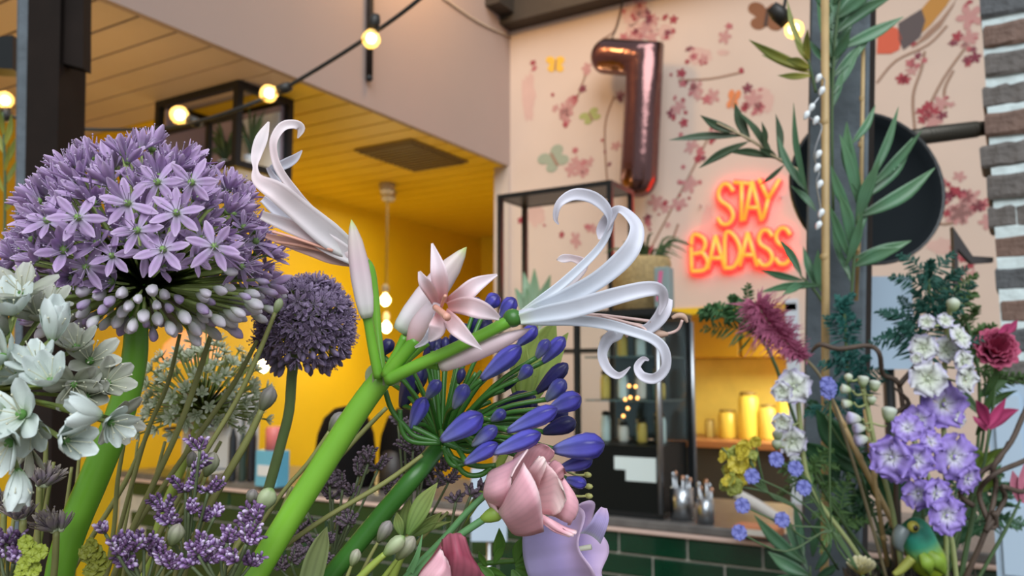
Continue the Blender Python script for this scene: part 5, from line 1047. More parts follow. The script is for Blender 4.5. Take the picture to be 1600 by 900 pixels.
bud_stem('whitish striped bud beside the pale pointed bud', [(622, 872), (605, 895), (585, 920)], .40, 8, (42, 13), budm, mat('lime_stem', 0))
bud_stem('small striped bud left of the pale pointed bud', [(550, 882), (543, 900), (535, 925)], .395, 6, (26, 9), budm)
bud_stem('large pale green bud beside the bright green stem', [(405, 797), (385, 830), (360, 870), (340, 910)], .43, 9, (40, 15), budf)
bud_stem('dark little bud above the green tiles', [(390, 785), (380, 815), (365, 860), (350, 910)], .46, 6, (22, 10), budg)
bud_stem('pale striped bud low among purple statice', [(268, 850), (258, 875), (250, 915)], .42, 7, (34, 13), budm)
bud_stem('grey white bud above the purple statice spikes', [(322, 742), (305, 790), (285, 850), (270, 915)], .45, 7, (38, 13), budm)
bud_stem('tan round bud between thin stems before the coffee machine', [(296, 728), (285, 770), (262, 830), (240, 915)], .50, 5, (24, 8), budg)
bud_stem('slender brown stem beside the thick allium stem', [(197, 675), (184, 750), (178, 825), (165, 905)], .47, 7)
bud_stem('brown stem crossing low behind the thick allium stem', [(233, 672), (195, 755), (140, 845), (100, 915)], .50, 8)
bud_stem('pale thin stem close to the thick allium stem', [(165, 735), (145, 790), (125, 850), (110, 915)], .46, 5)
bud_stem('olive stalk under the white allium blooms', [(84, 722), (70, 800), (60, 860), (50, 915)], .43, 7)
bud_stem('light olive stalk left of the white bud', [(72, 690), (70, 740), (62, 800), (45, 915)], .41, 8)
bud_stem('short brown stalk below the white star bloom', [(112, 730), (104, 790), (95, 860), (80, 915)], .48, 6)
bud_stem('thin brown stem behind the statice at the left edge', [(28, 760), (20, 820), (8, 915)], .46, 6)
for (pts_, d_, w_, lb) in (([(258, 690), (238, 760), (205, 840), (190, 915)], .53, 6, 'fine olive stem just right of the slender brown stem'), ([(345, 690), (300, 770), (255, 850), (225, 915)], .55, 7, 'olive stem running under the pale striped buds'),
                           ([(455, 760), (432, 815), (405, 870), (380, 915)], .50, 6, 'short olive stem behind the bright green nerine stem'), ([(215, 690), (205, 770), (190, 850), (178, 915)], .56, 5, 'fine brown stem behind the thick allium stem'),
                           ([(560, 800), (520, 850), (470, 905)], .50, 6, 'thin stem below the dark statice between green stems'), ([(125, 700), (118, 780), (112, 860), (105, 915)], .55, 6, 'thin brown stem behind the white allium cups'), ([(700, 800), (650, 850), (600, 905)], .47, 6, 'thin green stem beneath the agapanthus loops')):
    bud_stem(lb, pts_, d_, w_)
# faded spidery heads low at the left
fad = mat('faded_floret', [(0, (.20, .24, .12)), (.5, (.30, .24, .30)), (1, (.44, .38, .30))], .6, trans=.2)
FAD = star_floret(.013, .0028, .35, 91, fad, gh, fad, np=8)
for (x, y_, lb) in ((36, 812, 'faded spidery mauve bloom on a short stalk at the left edge'), (62, 760, 'faded mauve bloom just below the white bud'), (88, 830, 'small faded pink bloom against the thick green stem'), (6, 800, 'withered mauve bloom touching the left edge')):
    fd_ = dk(lb, .415); P = into_vase(pxs([(x, y_), (x - 2, y_ + 50), (x - 6, 915)], fd_)); t = thing('faded_bloom', P[-1], lb, 'flower'); g = G(); g.tube(P, .0016, 6); g.build('stem', olive, t)
    for k in range(5): put('floret', FAD, t, frame(P[0] + RIGHT * rnd.uniform(-.003, .003), (UP + RIGHT * rnd.uniform(-.7, .7) - VIEW * rnd.uniform(-.5, .6)).normalized(), rnd.random() * 6, rnd.uniform(.7, 1.1)))
# ---- statice (purple and dark)
def statice(label, pts, tufts, d, m, seed, sz=.0013, group=None, wd=.0011):
    d = dk(label, d)
    r = random.Random(seed); P = into_vase(pxs(pts, d)); t = thing('statice_sprig', P[-1], label, 'flower', group); g = G(); g.tube(P, wd, 6); g.build('stem', mat('statice_stem', (.10, .13, .06), .6), t)
    base = P[0]
    for (x, y_, L, n) in tufts:
        c = W(x, y_, d + r.uniform(-.012, .012)); g = G(); g.tube([base, base.lerp(c, .5) + Vector((0, 0, -.003)), c], .0008, 5); g.build('branchlet', mat('statice_stem', 0), t); g = G()
        for k in range(max(2, n // 2)):
            a = r.uniform(-1.1, 1.1); dv = (UP * math.cos(a) + RIGHT * math.sin(a) - VIEW * r.uniform(-.5, .5)).normalized(); l = m_at(L, d) * r.uniform(.7, 1.1); g.tube([c, c + dv * l], .0006, 4, mi=1, k=1)
            nb = 7
            for q in range(nb):
                p = c + dv * l * (q + .6) / nb
                for s in (-1, 1):
                    od = (dv * .8 + (RIGHT * math.cos(a) - UP * math.sin(a)) * s * .7 - VIEW * r.uniform(-.2, .8)).normalized(); g.spindle(p, p + od * sz * r.uniform(2.0, 3.0), sz * r.uniform(.5, .75), [(0, .4), (.4, .8), (.8, 1), (1, .3)], 5, mi=r.choice((0, 0, 2, 2, 2, 2, 3)))
        g.build('blossom_tuft', [m, mat('statice_stem', 0)] + (STP if m is stp else [std, std]), t, kind='stuff')
stp = mat('statice_purple', [(0, (.13, .06, .16)), (.6, (.26, .14, .38)), (1, (.52, .40, .62))], .6, noise=(150, .3))
STP = [mat('statice_plum', [(0, (.06, .03, .07)), (1, (.16, .08, .20))], .6, noise=(150, .3)), mat('statice_pale', [(0, (.3, .2, .36)), (1, (.66, .54, .76))], .6)]
std = mat('statice_dark', [(0, (.05, .035, .04)), (1, (.17, .12, .16))], .7, noise=(150, .3))
statice('bright purple statice sprig low beside the thick allium stem', [(225, 910), (222, 930)], [(185, 868, 30, 8), (205, 862, 32, 9), (225, 858, 32, 9), (240, 872, 28, 8), (255, 885, 28, 8), (195, 885, 24, 8), (270, 890, 22, 8), (215, 890, 24, 8), (165, 835, 22, 4)], .40, stp, 1)
statice('dark tipped purple statice sprig reaching up between the thin stems', [(290, 880), (270, 920)], [(300, 735, 34, 6), (312, 705, 26, 5), (290, 770, 34, 7), (325, 770, 34, 7), (258, 800, 34, 8), (295, 800, 24, 7), (265, 820, 20, 6), (315, 815, 26, 7), (335, 808, 16, 5), (280, 825, 16, 5)], .42, stp, 2)
statice('purple statice sprig against the base of the bright green stem', [(350, 910), (345, 930)], [(310, 868, 34, 9), (325, 880, 30, 9), (345, 872, 26, 8), (370, 880, 26, 8), (385, 850, 34, 8), (395, 830, 34, 8), (400, 812, 26, 7), (355, 848, 26, 6), (300, 885, 22, 7), (390, 885, 20, 7)], .395, stp, 3)
statice('purple statice tuft at the left edge under the white allium', [(15, 910), (12, 930)], [(10, 850, 26, 8), (25, 860, 24, 8), (0, 870, 26, 8), (45, 885, 18, 6), (20, 880, 20, 6)], .405, stp, 4)
statice('dark brownish statice sprig between the two green stems', [(520, 870), (500, 920)], [(560, 745, 32, 8), (575, 725, 26, 8), (590, 735, 24, 7), (535, 765, 28, 8), (520, 780, 28, 7), (550, 775, 22, 6), (480, 800, 26, 7), (470, 830, 28, 8), (460, 850, 24, 8), (530, 835, 26, 7), (545, 820, 22, 6), (490, 850, 20, 6), (515, 760, 22, 6)], .48, std, 5)
statice('dark statice sprig behind the deep green agapanthus stem', [(640, 850), (600, 920)], [(632, 690, 34, 8), (645, 705, 30, 9), (665, 720, 32, 9), (690, 735, 30, 8), (655, 745, 30, 8), (675, 760, 26, 8), (640, 770, 26, 8), (610, 780, 26, 7), (700, 755, 24, 7), (622, 665, 16, 4)], .52, std, 6)
statice('small dark statice twig left of the pink bloom', [(690, 870), (650, 920)], [(712, 785, 16, 5), (735, 775, 14, 4), (748, 765, 14, 4)], .44, std, 7)
statice('low dark statice sprig under the crossing pale stem', [(470, 905), (450, 930)], [(455, 880, 26, 7), (480, 870, 24, 7), (500, 885, 20, 6), (440, 890, 20, 6), (515, 850, 20, 6)], .46, std, 8)
# ---- lime lady's mantle
limm = mat('lime_blossom', (.42, .50, .06), .5, noise=(80, .2), trans=.3); LMm = ruffle_flower(5, wide=1.2).mesh('blossom', limm); OLm = ruffle_flower(5, wide=1.2).mesh('blossom', mat('olive_blossom', (.30, .32, .04), .5, trans=.3))
for (lst, lb, m) in (([(40, 848), (46, 856), (55, 868), (62, 862), (34, 890), (46, 895), (52, 890), (38, 880)], 'bright lime green blossom spray at the bottom left', LMm), ([(143, 852), (150, 862), (138, 868), (155, 872), (148, 882), (142, 890), (155, 892), (135, 862), (160, 880)], 'olive yellow blossom spray right of the thick allium stem', OLm)):
    ld = .352 if m is LMm else .40; P = into_vase(pxs([(lst[0][0], 905), (lst[0][0] - 5, 930)], ld)); t = thing('lime_spray', P[-1], lb, 'flower'); g = G(); g.tube(P, .0013, 6)
    for (x, y_) in lst: g.tube([P[0], W(x, y_, ld)], .0005, 4, k=1)
    g.build('stem', mat('lime_stem', 0), t)
    for (x, y_) in lst: put('blossom', m, t, frame(W(x, y_, ld - .002), (-VIEW + UP * rnd.uniform(0, 1) + RIGHT * rnd.uniform(-.5, .5)).normalized(), rnd.random() * 6, .009 * ld))
# ---- leaves and lily bud
Q = into_vase(pxs([(511, 823), (507, 834), (502, 850), (492, 880), (480, 925), (468, 970)], .405), .004)
lf = thing('strap_leaf', Q[-1], 'folded olive strap leaf low in front of the tiles', 'leaf')
g = G(); g.ribbon(Q, [m_at(v, .405) for v in (1, 12, 26, 36, 34, 22) + (12,) * (len(Q) - 7) + (6,)], cup=.5, n=7); g.build('blade', mat('strap_green', [(0, (.22, .25, .10)), (.4, (.16, .21, .08)), (1, (.12, .16, .05))], .45, noise=(40, .15), veins=(9, .2), trans=.15), lf)
Q = into_vase(pxs([(640, 838), (622, 880), (605, 925)], .43), .0022)
ly = thing('lily_bud', Q[-1], 'light green leafy bud behind the deep green stem', 'flower'); g = G(); g.tube(Q, .0022, 7); g.build('stem', mat('lime_stem', 0), ly)
lym = mat('leafy_bud', [(0, (.10, .20, .03)), (.6, (.26, .36, .10)), (1, (.34, .38, .12))], .45, noise=(40, .15), veins=(12, .2), trans=.2)
for (b_, tp, wp_, dd) in (((637, 835), (684, 754), 30, -.01), ((640, 838), (672, 768), 26, 0), ((632, 836), (640, 780), 24, .004), ((640, 838), (690, 800), 22, .003), ((628, 838), (620, 800), 16, 0), ((645, 838), (705, 815), 12, .004)): leaf_geo(b_, tp, .425 + dd, wp_, 0).build('bract', lym, ly)
# lime sheath behind agapanthus
Q = into_vase(pxs([(820, 640), (760, 760), (640, 920)], .52), .0028)
ls = thing('lime_sheath', Q[-1], 'lime green leafy sheath behind the blue agapanthus buds', 'leaf'); g = G(); g.tube(Q, .0028, 7); g.build('stem', mat('lime_stem', 0), ls)
for (b_, tp, wp_) in (((822, 640), (868, 500), 62), ((815, 640), (840, 508), 46), ((825, 635), (888, 520), 40), ((815, 640), (822, 540), 34)): leaf_geo(b_, tp, .525, wp_, 0, 0.05).build('leaf', mat('lime_sheath_leaf', [(0, (.16, .24, .04)), (1, (.30, .38, .09))], .45, noise=(30, .25), veins=(9, .15), trans=.25), ls)
# ---- agapanthus
agb = mat('agapanthus_bud', [(0, (.20, .19, .36)), (.12, (.26, .28, .72)), (.5, (.15, .155, .64)), (.85, (.085, .075, .48)), (1, (.035, .03, .2))], .3, noise=(70, .15), veins=(18.85, .42), trans=.08, spec=.4)
agd = mat('agapanthus_dark_bud', [(0, (.05, .05, .10)), (.5, (.035, .033, .15)), (1, (.02, .018, .08))], .35, noise=(70, .2), veins=(18.85, .25), spec=.4)
agl = mat('agapanthus_pale_bud', [(0, (.30, .36, .42)), (.4, (.28, .32, .60)), (.75, (.09, .09, .42)), (1, (.04, .04, .2))], .32, noise=(70, .15), veins=(18.85, .25), trans=.08)
GD = .455; GO = W(690, 692, GD); ag = thing('agapanthus', vroot(5), 'blue agapanthus umbel with many closed violet blue buds on a deep green stem', 'flower')
P = into_vase([GO] + pxs([(655, 735), (600, 800), (550, 860), (512, 905), (470, 960)], GD - .03), .0052); g = G(); g.tube(P, [m_at(14, GD)] * len(P), 14); g.build('stem', dgreen, ag)
BUDS = [(690, 688, 754, 648, 31, 0, -.05), (738, 696, 776, 667, 20, 2, -.045), (726, 724, 778, 693, 21, 0, -.045), (793, 674, 871, 638, 25, 0, -.045), (771, 708, 845, 677, 25, 0, -.05), (859, 640, 908, 620, 27, 0, -.02), (865, 703, 945, 694, 36, 0, -.03), (872, 733, 926, 718, 20, 0, -.02), (883, 748, 916, 757, 17, 0, -.015),
        (752, 593, 814, 541, 26, 0, -.01), (853, 626, 883, 594, 21, 2, -.01), (838, 614, 887, 568, 21, 1, 0), (847, 567, 882, 527, 20, 0, .0), (838, 560, 857, 531, 17, 2, -.01), (810, 593, 830, 572, 17, 2, -.01), (788, 610, 804, 586, 16, 1, .02), (776, 640, 832, 618, 25, 1, .01), (815, 640, 838, 628, 18, 1, .015), (767, 657, 789, 643, 16, 2, -.02), (709, 638, 729, 601, 20, 2, -.03), (666, 623, 687, 595, 18, 2, -.02),
        (642, 670, 664, 621, 22, 0, -.03), (628, 636, 658, 568, 32, 1, .02), (595, 555, 612, 532, 18, 1, .01), (781, 497, 804, 466, 21, 0, .015), (758, 482, 778, 462, 21, 0, .02), (742, 482, 746, 466, 13, 1, .03), (808, 540, 838, 510, 20, 0, .01), (728, 522, 768, 500, 28, 1, .03), (700, 540, 735, 510, 26, 1, .03), (848, 676, 900, 658, 24, 1, .0), (845, 655, 888, 645, 20, 1, .01), (665, 570, 690, 530, 30, 1, .03), (610, 600, 640, 570, 20, 1, .03), (670, 700, 640, 720, 10, 1, .05)]
for (bx_, by, tx, ty, wpx, k, dd) in BUDS[:-1]:
    d = GD + dd; b_ = W(bx_, by, d); tp = W(tx, ty, d - .006); r_ = m_at(wpx / 2 * 1.16, d)
    g = G(); g.spindle(b_, tp, r_, [(0, .28), (.08, .42), (.25, .66), (.5, .92), (.68, 1), (.84, .86), (.94, .52), (.985, .22), (1, .03)], 36, lobes=6, amp=.06); g.build('bud', (agb, agd, agl)[k], ag)
    m1 = GO.lerp(b_, .55) + UP * .006 - VIEW * .004; g = G()
    if (b_ - GO).length > .004: g.tube([GO, m1, b_ + (tp - b_).normalized() * .001], [m_at(4.5, GD), m_at(3.6, GD), m_at(4.2, GD)], 7); g.build('pedicel', dgreen, ag)
for i in range(26):
    a = rnd.uniform(-.3, 2.2); L = m_at(rnd.uniform(110, 190), GD); e = GO + (RIGHT * math.sin(a - .3) + UP * math.cos(a - .3) + VIEW * rnd.uniform(-.1, .7)) * L * .8; g = G(); g.tube([GO, GO.lerp(e, .5) + UP * .004, e], [m_at(4, GD), m_at(3.2, GD), m_at(3.6, GD)], 6); g.build('pedicel', dgreen, ag)
    if i % 2 == 0: g = G(); g.spindle(e, e + (e - GO).normalized() * m_at(26, GD), m_at(7, GD), n=10, lobes=6, amp=.05); g.build('bud', agd, ag)
for pa in ([(694, 696), (700, 718), (712, 728), (730, 722)], [(692, 698), (708, 715), (745, 728), (775, 727)], [(698, 700), (724, 738), (750, 742), (768, 730)], [(688, 690), (650, 682), (632, 665), (612, 640), (602, 610)], [(688, 692), (645, 690), (628, 672), (625, 640)], [(690, 690), (655, 672), (645, 668)], [(694, 692), (730, 705), (745, 698)]):
    g = G(); g.tube(pxs(pa, GD - .035), m_at(4, GD), 7); g.build('pedicel', dgreen, ag)
for (x, y_) in ((918, 742), (920, 760), (920, 775)):
    g = G(); g.tube(pxs([(885, y_ - 6), (900, y_), (x - 4, y_)], .445), .0007, 5); e = W(x, y_, .445); g.ball(e, .0016, 6, sq=(1.6, 1, 1)); g.build('stamen', mat('stamen_yellow', (.42, .42, .14), .5), ag)
# ---- nerine
ner = [(0, (.74, .78, .70)), (.12, (.84, .80, .82)), (.5, (.86, .71, .73)), (.85, (.90, .82, .85)), (1, (.84, .74, .72))]
nw = mat('nerine_white_petal', [(0, (.68, .76, .62)), (.1, (.70, .76, .84)), (.5, (.74, .75, .84)), (1, (.80, .76, .84))], .42, noise=(60, .05), veins=(3.3, .16), trans=.22)
npk = mat('nerine_blush_petal', ner, .42, noise=(60, .06), veins=(3.3, .16), trans=.25)
npp = mat('nerine_pink_petal', [(0, (.78, .34, .32)), (.25, (.86, .60, .62)), (.7, (.90, .75, .80)), (1, (.88, .78, .82))], .42, noise=(60, .06), veins=(3.3, .12), trans=.25)
nco = mat('nerine_coral', [(0, (.60, .42, .38)), (1, (.58, .30, .25))], .45, veins=(3.3, .1), trans=.25); ncor = mat('coral_style', (.72, .36, .27), .4)
nbud = mat('nerine_bud', [(0, (.66, .74, .60)), (.15, (.88, .84, .85)), (.55, (.80, .62, .67)), (.88, (.72, .62, .56)), (1, (.50, .60, .16))], .42, veins=(12.56, .13), trans=.15)
ND_ = .40; NN = W(598, 588, ND_ + .005); ne = thing('nerine', vroot(6), 'pale pink and white nerine with curled petals on a bright green stem', 'flower')
P = into_vase([NN] + pxs([(560, 640), (510, 718), (455, 805), (398, 900), (365, 960)], ND_ + .005), .0066); g = G(); g.tube(P, [m_at(18, ND_), m_at(19, ND_), m_at(19.5, ND_)] + [m_at(20, ND_)] * (len(P) - 3), 16); g.build('stem', mat('bright_green_stem', [(0, (.15, .36, .03)), (.3, (.20, .46, .04)), (1, (.14, .36, .02))], .32, noise=(25, .12)), ne)
def npet(parent, pts, wd, m, d=ND_, cup=.35, tw=None, name='petal', ruffle=0.0, n=7): g = G(); g.ribbon(pxs(pts, d), [m_at(v, d) for v in wd], cup=cup, n=n, k=5, twist=tw, ruffle=ruffle, thick=.0006); return g.build(name, m, parent)
def nped(pts, wd, m=green_s, d=ND_): g = G(); g.tube(pxs(pts, d), [m_at(v / 2, d) for v in wd], 12); return g.build('pedicel', m, ne)
g = G()
for i in range(7): a = i * .9; g.ribbon([NN + (RIGHT * math.cos(a) - VIEW * math.sin(a)) * m_at(17, ND_) - UP * .004, NN + (RIGHT * math.cos(a) - VIEW * math.sin(a)) * m_at(20, ND_) + UP * .002, NN + (RIGHT * math.cos(a) - VIEW * math.sin(a)) * m_at(17, ND_) + UP * m_at(16 + 8 * math.sin(i * 2.2), ND_)], [.006, .005, .001], cup=.2, n=4)
g.build('papery_spathe', mat('papery_spathe', (.44, .50, .30), .5, trans=.45), ne)
nped([(592, 590, -.004), (583, 545, -.006), (576, 505, -.008), (573, 492, -.008)], (16, 16, 15, 17))
nped([(598, 588, .006), (590, 520, .010), (585, 460, .012), (577, 420, .012), (566, 405, .012)], (14, 14, 15, 18, 14))
nped([(600, 586, -.002), (618, 556, -.004), (634, 526, -.004)], (15, 14, 16)); nped([(604, 588, -.008), (630, 555, -.012), (652, 530, -.014)], (22, 20, 22)); nped([(606, 592, -.004), (640, 560, 0), (668, 535, .002)], (10, 10, 12))
nped([(606, 594, -.010), (650, 572, -.016), (720, 540, -.022), (780, 510, -.024), (800, 499, -.024)], (20, 19, 18, 18, 20)); nped([(640, 572, -.008), (665, 570, -.01), (686, 572, -.012)], (10, 11, 14))
def nbudf(bpt, tpt, wpx, m=nbud, bend=None, d=ND_):
    g = G(); g.spindle(W(bpt[0], bpt[1], d + bpt[2]), W(tpt[0], tpt[1], d + tpt[2]), m_at(wpx / 2, d), [(0, .55), (.06, .74), (.2, .92), (.4, 1), (.6, .93), (.78, .72), (.92, .36), (1, .03)], 18, lobes=3, amp=.05, bend=bend); return g.build('bud', m, ne)
nbudf((573, 496, -.010), (549, 343, -.016), 31); nbudf((624, 518, .0), (729, 386, .004), 44); nbudf((688, 573, -.014), (829, 513, -.022), 27, mat('nerine_bud_pink', [(0, (.78, .72, .66)), (.3, (.90, .72, .78)), (1, (.86, .68, .73))], .42, veins=(12.56, .1), trans=.15))
g = G(); g.ball(W(801, 497, ND_ - .024), m_at(14, ND_), 14, sq=(1.05, 1, 1)); g.build('ovary', dgreen, ne)
# left bloom
lb_ = put('bloom', G().tube(pxs([(572, 412, .010), (545, 396, .008), (520, 378, .006)], ND_), [m_at(v, ND_) for v in (9, 17, 3)], 14).mesh('bloom', npk), ne)
npet(lb_, [(560, 402, .006), (520, 372, -.002), (468, 329, -.008), (433, 300, -.012), (404, 281, -.010), (399, 262, -.004), (400, 244, .002), (409, 215, .004), (420, 190, .008)], (20, 40, 36, 32, 20, 8, 16, 20, 3), npk, tw=[0, 0, 0, 0, .3, .5, .2, 0, 0])
npet(lb_, [(560, 396, .008), (520, 358, .004), (487, 329, 0), (457, 295, -.004), (436, 265, -.006), (428, 241, -.006), (428, 218, -.006), (441, 198, -.004), (459, 194, -.002), (470, 201, 0), (465, 216, .002)], (18, 20, 13, 13, 13, 12, 13, 15, 14, 14, 2), npk)
npet(lb_, [(487, 332, .010), (450, 285, .016), (424, 266, .016), (444, 257, .012), (460, 248, .010), (472, 235, .010)], (10, 12, 12, 17, 14, 2), nw)
npet(lb_, [(540, 392, .012), (490, 345, .014), (452, 306, .014), (428, 278, .014), (418, 262, .012)], (20, 16, 12, 10, 6), nw)
npet(lb_, [(560, 408, .004), (520, 385, 0), (481, 364, -.002), (447, 351, -.002), (408, 336, 0)], (20, 30, 26, 22, 14), npk)
npet(lb_, [(562, 412, .008), (520, 402, .004), (487, 391, .002), (450, 379, .002), (415, 368, .004)], (14, 22, 20, 16, 8), nco)
npet(lb_, [(540, 400, .012), (490, 366, .014), (440, 335, .016), (410, 310, .018)], (16, 22, 20, 12), nw)
for q in ([(520, 392, .0), (460, 372, -.004), (425, 362, -.006)], [(520, 396, .002), (470, 384, 0), (430, 378, 0)]): g = G(); g.tube(pxs(q, ND_), .0008, 5); g.build('filament', ncor, lb_)
# middle bloom, facing the viewer
mb = put('bloom', G().tube(pxs([(644, 538, -.012), (656, 512, -.014), (672, 488, -.018), (684, 472, -.022)], ND_), [m_at(v, ND_) for v in (10, 17, 15, 9)], 14).mesh('bloom', npp), ne)
C0 = (690, 476, -.026)
npet(mb, [(690, 474, -.022), (688, 445, -.030), (684, 418, -.032), (675, 380, -.026)], (14, 24, 22, 3), npp, cup=.45)
npet(mb, [(684, 478, -.022), (672, 455, -.032), (662, 440, -.036), (655, 424, -.036)], (12, 18, 16, 4), npp, cup=.5)
npet(mb, [(698, 474, -.022), (722, 462, -.030), (745, 444, -.030), (777, 429, -.024)], (14, 25, 22, 3), npp)
npet(mb, [(698, 480, -.024), (728, 478, -.036), (756, 486, -.036), (781, 498, -.030)], (14, 27, 25, 6), npp)
npet(mb, [(694, 486, -.024), (708, 506, -.038), (728, 526, -.040), (753, 546, -.038)], (12, 24, 18, 2), npp)
npet(mb, [(688, 486, -.024), (685, 505, -.034), (680, 520, -.034), (670, 533, -.030)], (12, 24, 22, 5), npp)
npet(mb, [(684, 486, -.02), (676, 510, -.030), (665, 532, -.028), (648, 543, -.022)], (8, 10, 10, 3), nw)
g = G(); g.tube(pxs([(680, 480, -.028), (690, 488, -.036), (699, 496, -.044)], ND_), [m_at(v, ND_) for v in (4.5, 5, 5.5)], 12); g.build('style', ncor, mb)
g = G(); g.tube(pxs([(690, 478, -.028), (693, 468, -.036), (696, 462, -.040)], ND_), m_at(2.5, ND_), 8); g.build('filament', ncor, mb)
# right bloom, seen from the side
RD = ND_ - .024; rb_ = put('bloom', G().tube(pxs([(806, 497, 0), (825, 492, 0), (850, 484, .002)], RD), [m_at(v, RD) for v in (9, 11, 3)], 14).mesh('bloom', nw), ne)
npet(rb_, [(812, 491, .004), (845, 468, .006), (879, 443, .008), (925, 400, .010), (946, 372, .010), (954, 345, .008), (946, 324, .004), (925, 308, .0), (897, 304, -.004), (874, 318, -.006), (868, 340, -.004), (873, 351, -.002)], (9, 13, 15, 13, 12, 14, 19, 20, 18, 12, 8, 2), nw, d=RD, tw=[0, 0, 0, 0, .2, .5, .3, 0, 0, 0, 0, 0])
npet(rb_, [(812, 493, 0), (845, 480, -.002), (879, 468, -.004), (932, 439, -.008), (971, 407, -.010), (991, 380, -.010), (995, 354, -.006), (982, 335, 0), (966, 327, .004), (952, 340, .008), (940, 360, .010), (936, 374, .010)], (12, 22, 28, 28, 30, 27, 23, 18, 14, 20, 18, 3), nw, d=RD, tw=[0, 0, 0, 0, 0, .1, .3, .4, .4, .2, 0, 0])
npet(rb_, [(812, 499, -.004), (850, 491, -.008), (897, 482, -.012), (968, 461, -.016), (1015, 451, -.014), (1034, 456, -.010), (1036, 474, -.006), (1030, 492, -.004)], (16, 26, 29, 26, 23, 18, 14, 3), nw, d=RD)
npet(rb_, [(880, 500, .004), (940, 505, .004), (985, 517, .002), (1012, 514, 0), (1030, 498, -.002), (1040, 480, -.002), (1047, 466, 0)], (8, 12, 14, 18, 22, 22, 10), nw, d=RD)
npet(rb_, [(812, 503, 0), (850, 501, -.002), (900, 501, -.004), (945, 506, -.006), (989, 518, -.008), (1021, 530, -.008), (1038, 548, -.008), (1040, 574, -.006), (1024, 591, -.004), (1004, 588, -.002), (996, 573, 0), (1005, 561, .002), (1014, 563, .002)], (10, 16, 17, 17, 16, 16, 16, 15, 17, 15, 12, 9, 3), nw, d=RD, ruffle=.12)
npet(rb_, [(900, 498, .010), (945, 508, .012), (966, 520, .012), (950, 530, .010), (941, 553, .008), (949, 576, .006), (967, 587, .004), (985, 573, .004)], (10, 14, 20, 20, 16, 15, 11, 2), nw, d=RD)
npet(rb_, [(850, 470, .014), (890, 440, .018), (911, 414, .020), (896, 404, .018), (880, 404, .014), (871, 406, .012)], (12, 18, 18, 12, 14, 4), npk, d=RD)
npet(rb_, [(880, 470, .014), (920, 446, .016), (944, 428, .018), (955, 440, .018)], (16, 22, 18, 10), npk, d=RD)
for q in ([(900, 490, .002), (946, 493, .002), (1017, 502, 0)], [(900, 492, .002), (960, 500, .002), (980, 526, -.004)], [(900, 492, .006), (1000, 508, .006), (1035, 521, .004), (1058, 516, .002), (1066, 500, 0)], [(940, 494, 0), (1000, 510, -.004), (1010, 520, -.006)]): g = G(); g.tube(pxs(q, RD), .0007, 6); g.build('filament', mat('pale_filament', (.68, .48, .44), .4), rb_)
g = G(); g.tube(pxs([(1050, 497), (1060, 493), (1069, 495), (1074, 504)], RD), [.0008, .0013, .0013, .0006], 7); g.build('anther', mat('anther_tan', (.48, .32, .24), .6), rb_)
g = G(); g.tube(pxs([(1016, 518, .002), (1030, 522, .002), (1044, 522, .002)], RD), [.0009, .0019, .0008], 7); g.build('anther', mat('anther_tan', 0), rb_)
# ---- pink lisianthus and lilac bell
lis = mat('lisianthus_petal', [(0, (.84, .62, .60)), (.25, (.90, .52, .58)), (.75, (.88, .45, .53)), (1, (.94, .70, .72))], .6, noise=(60, .12), veins=(34, .05), trans=.12)
lid = mat('lisianthus_dark_petal', [(0, (.55, .20, .26)), (.5, (.40, .07, .12)), (1, (.46, .13, .18))], .55, noise=(60, .15), veins=(22, .12), trans=.2)
bgs = mat('blue_green_stem', (.10, .24, .09), .45, noise=(40, .12))
LD_ = .402
def shell(parent, rows, m, d, name='petal', ruf=0.0, thick=.0007, seed=0):
    """broad petal traced as rows of (px, py, depth) points, smoothed both ways"""
    g = G(); R1 = [smooth_path(pxs(r, d), 4) for r in rows]; n = len(R1[0]); cols = [smooth_path([r[i] for r in R1], 4) for i in range(n)]; k = len(cols[0]); ids = []
    for j in range(k):
        ids.append([g.vert(cols[i][j] - VIEW * ruf * math.sin(i * 1.9 + seed) * (j / (k - 1)) ** 2, j / (k - 1), -1 + 2 * i / (n - 1)) for i in range(n)])
    for a, b in zip(ids, ids[1:]):
        for i in range(n - 1): g.face((a[i], a[i + 1], b[i + 1], b[i]))
    o = g.build(name, m, parent); md = o.modifiers.new('thickness', 'SOLIDIFY'); md.thickness = thick; return o
li = thing('lisianthus', vroot(7), 'open pink lisianthus bloom with veined folded petals under the blue buds', 'flower')
P = into_vase(pxs([(772, 802), (750, 815), (700, 850), (645, 900), (600, 950)], LD_)); g = G(); g.tube(P, [m_at(6, LD_)] * len(P), 10); g.build('stem', bgs, li)
g = G(); g.spindle(W(752, 812, LD_), W(780, 800, LD_), m_at(13, LD_), [(0, .4), (.4, .8), (.8, 1), (1, .85)], 12); g.build('calyx', mat('calyx_lime', (.26, .40, .06), .45), li)
shell(li, [[(776, 806, 0), (778, 800, -.004), (776, 790, -.002)], [(768, 798, .012), (757, 775, -.004), (762, 745, .006)], [(790, 797, .006), (770, 770, -.016), (782, 730, .000)], [(798, 795, -.002), (792, 760, -.020), (806, 718, -.006)], [(792, 790, .002), (800, 745, -.022), (826, 703, -.012)]], lis, LD_)
shell(li, [[(776, 800, .002), (780, 804, -.004), (786, 808, -.004)], [(786, 785, -.014), (790, 812, -.014), (800, 834, .002)], [(798, 760, -.024), (812, 800, -.026), (822, 838, -.006)], [(812, 735, -.026), (834, 780, -.032), (846, 832, -.012)], [(818, 722, -.024), (842, 768, -.030), (850, 830, -.012)]], lis, LD_, ruf=.0015)
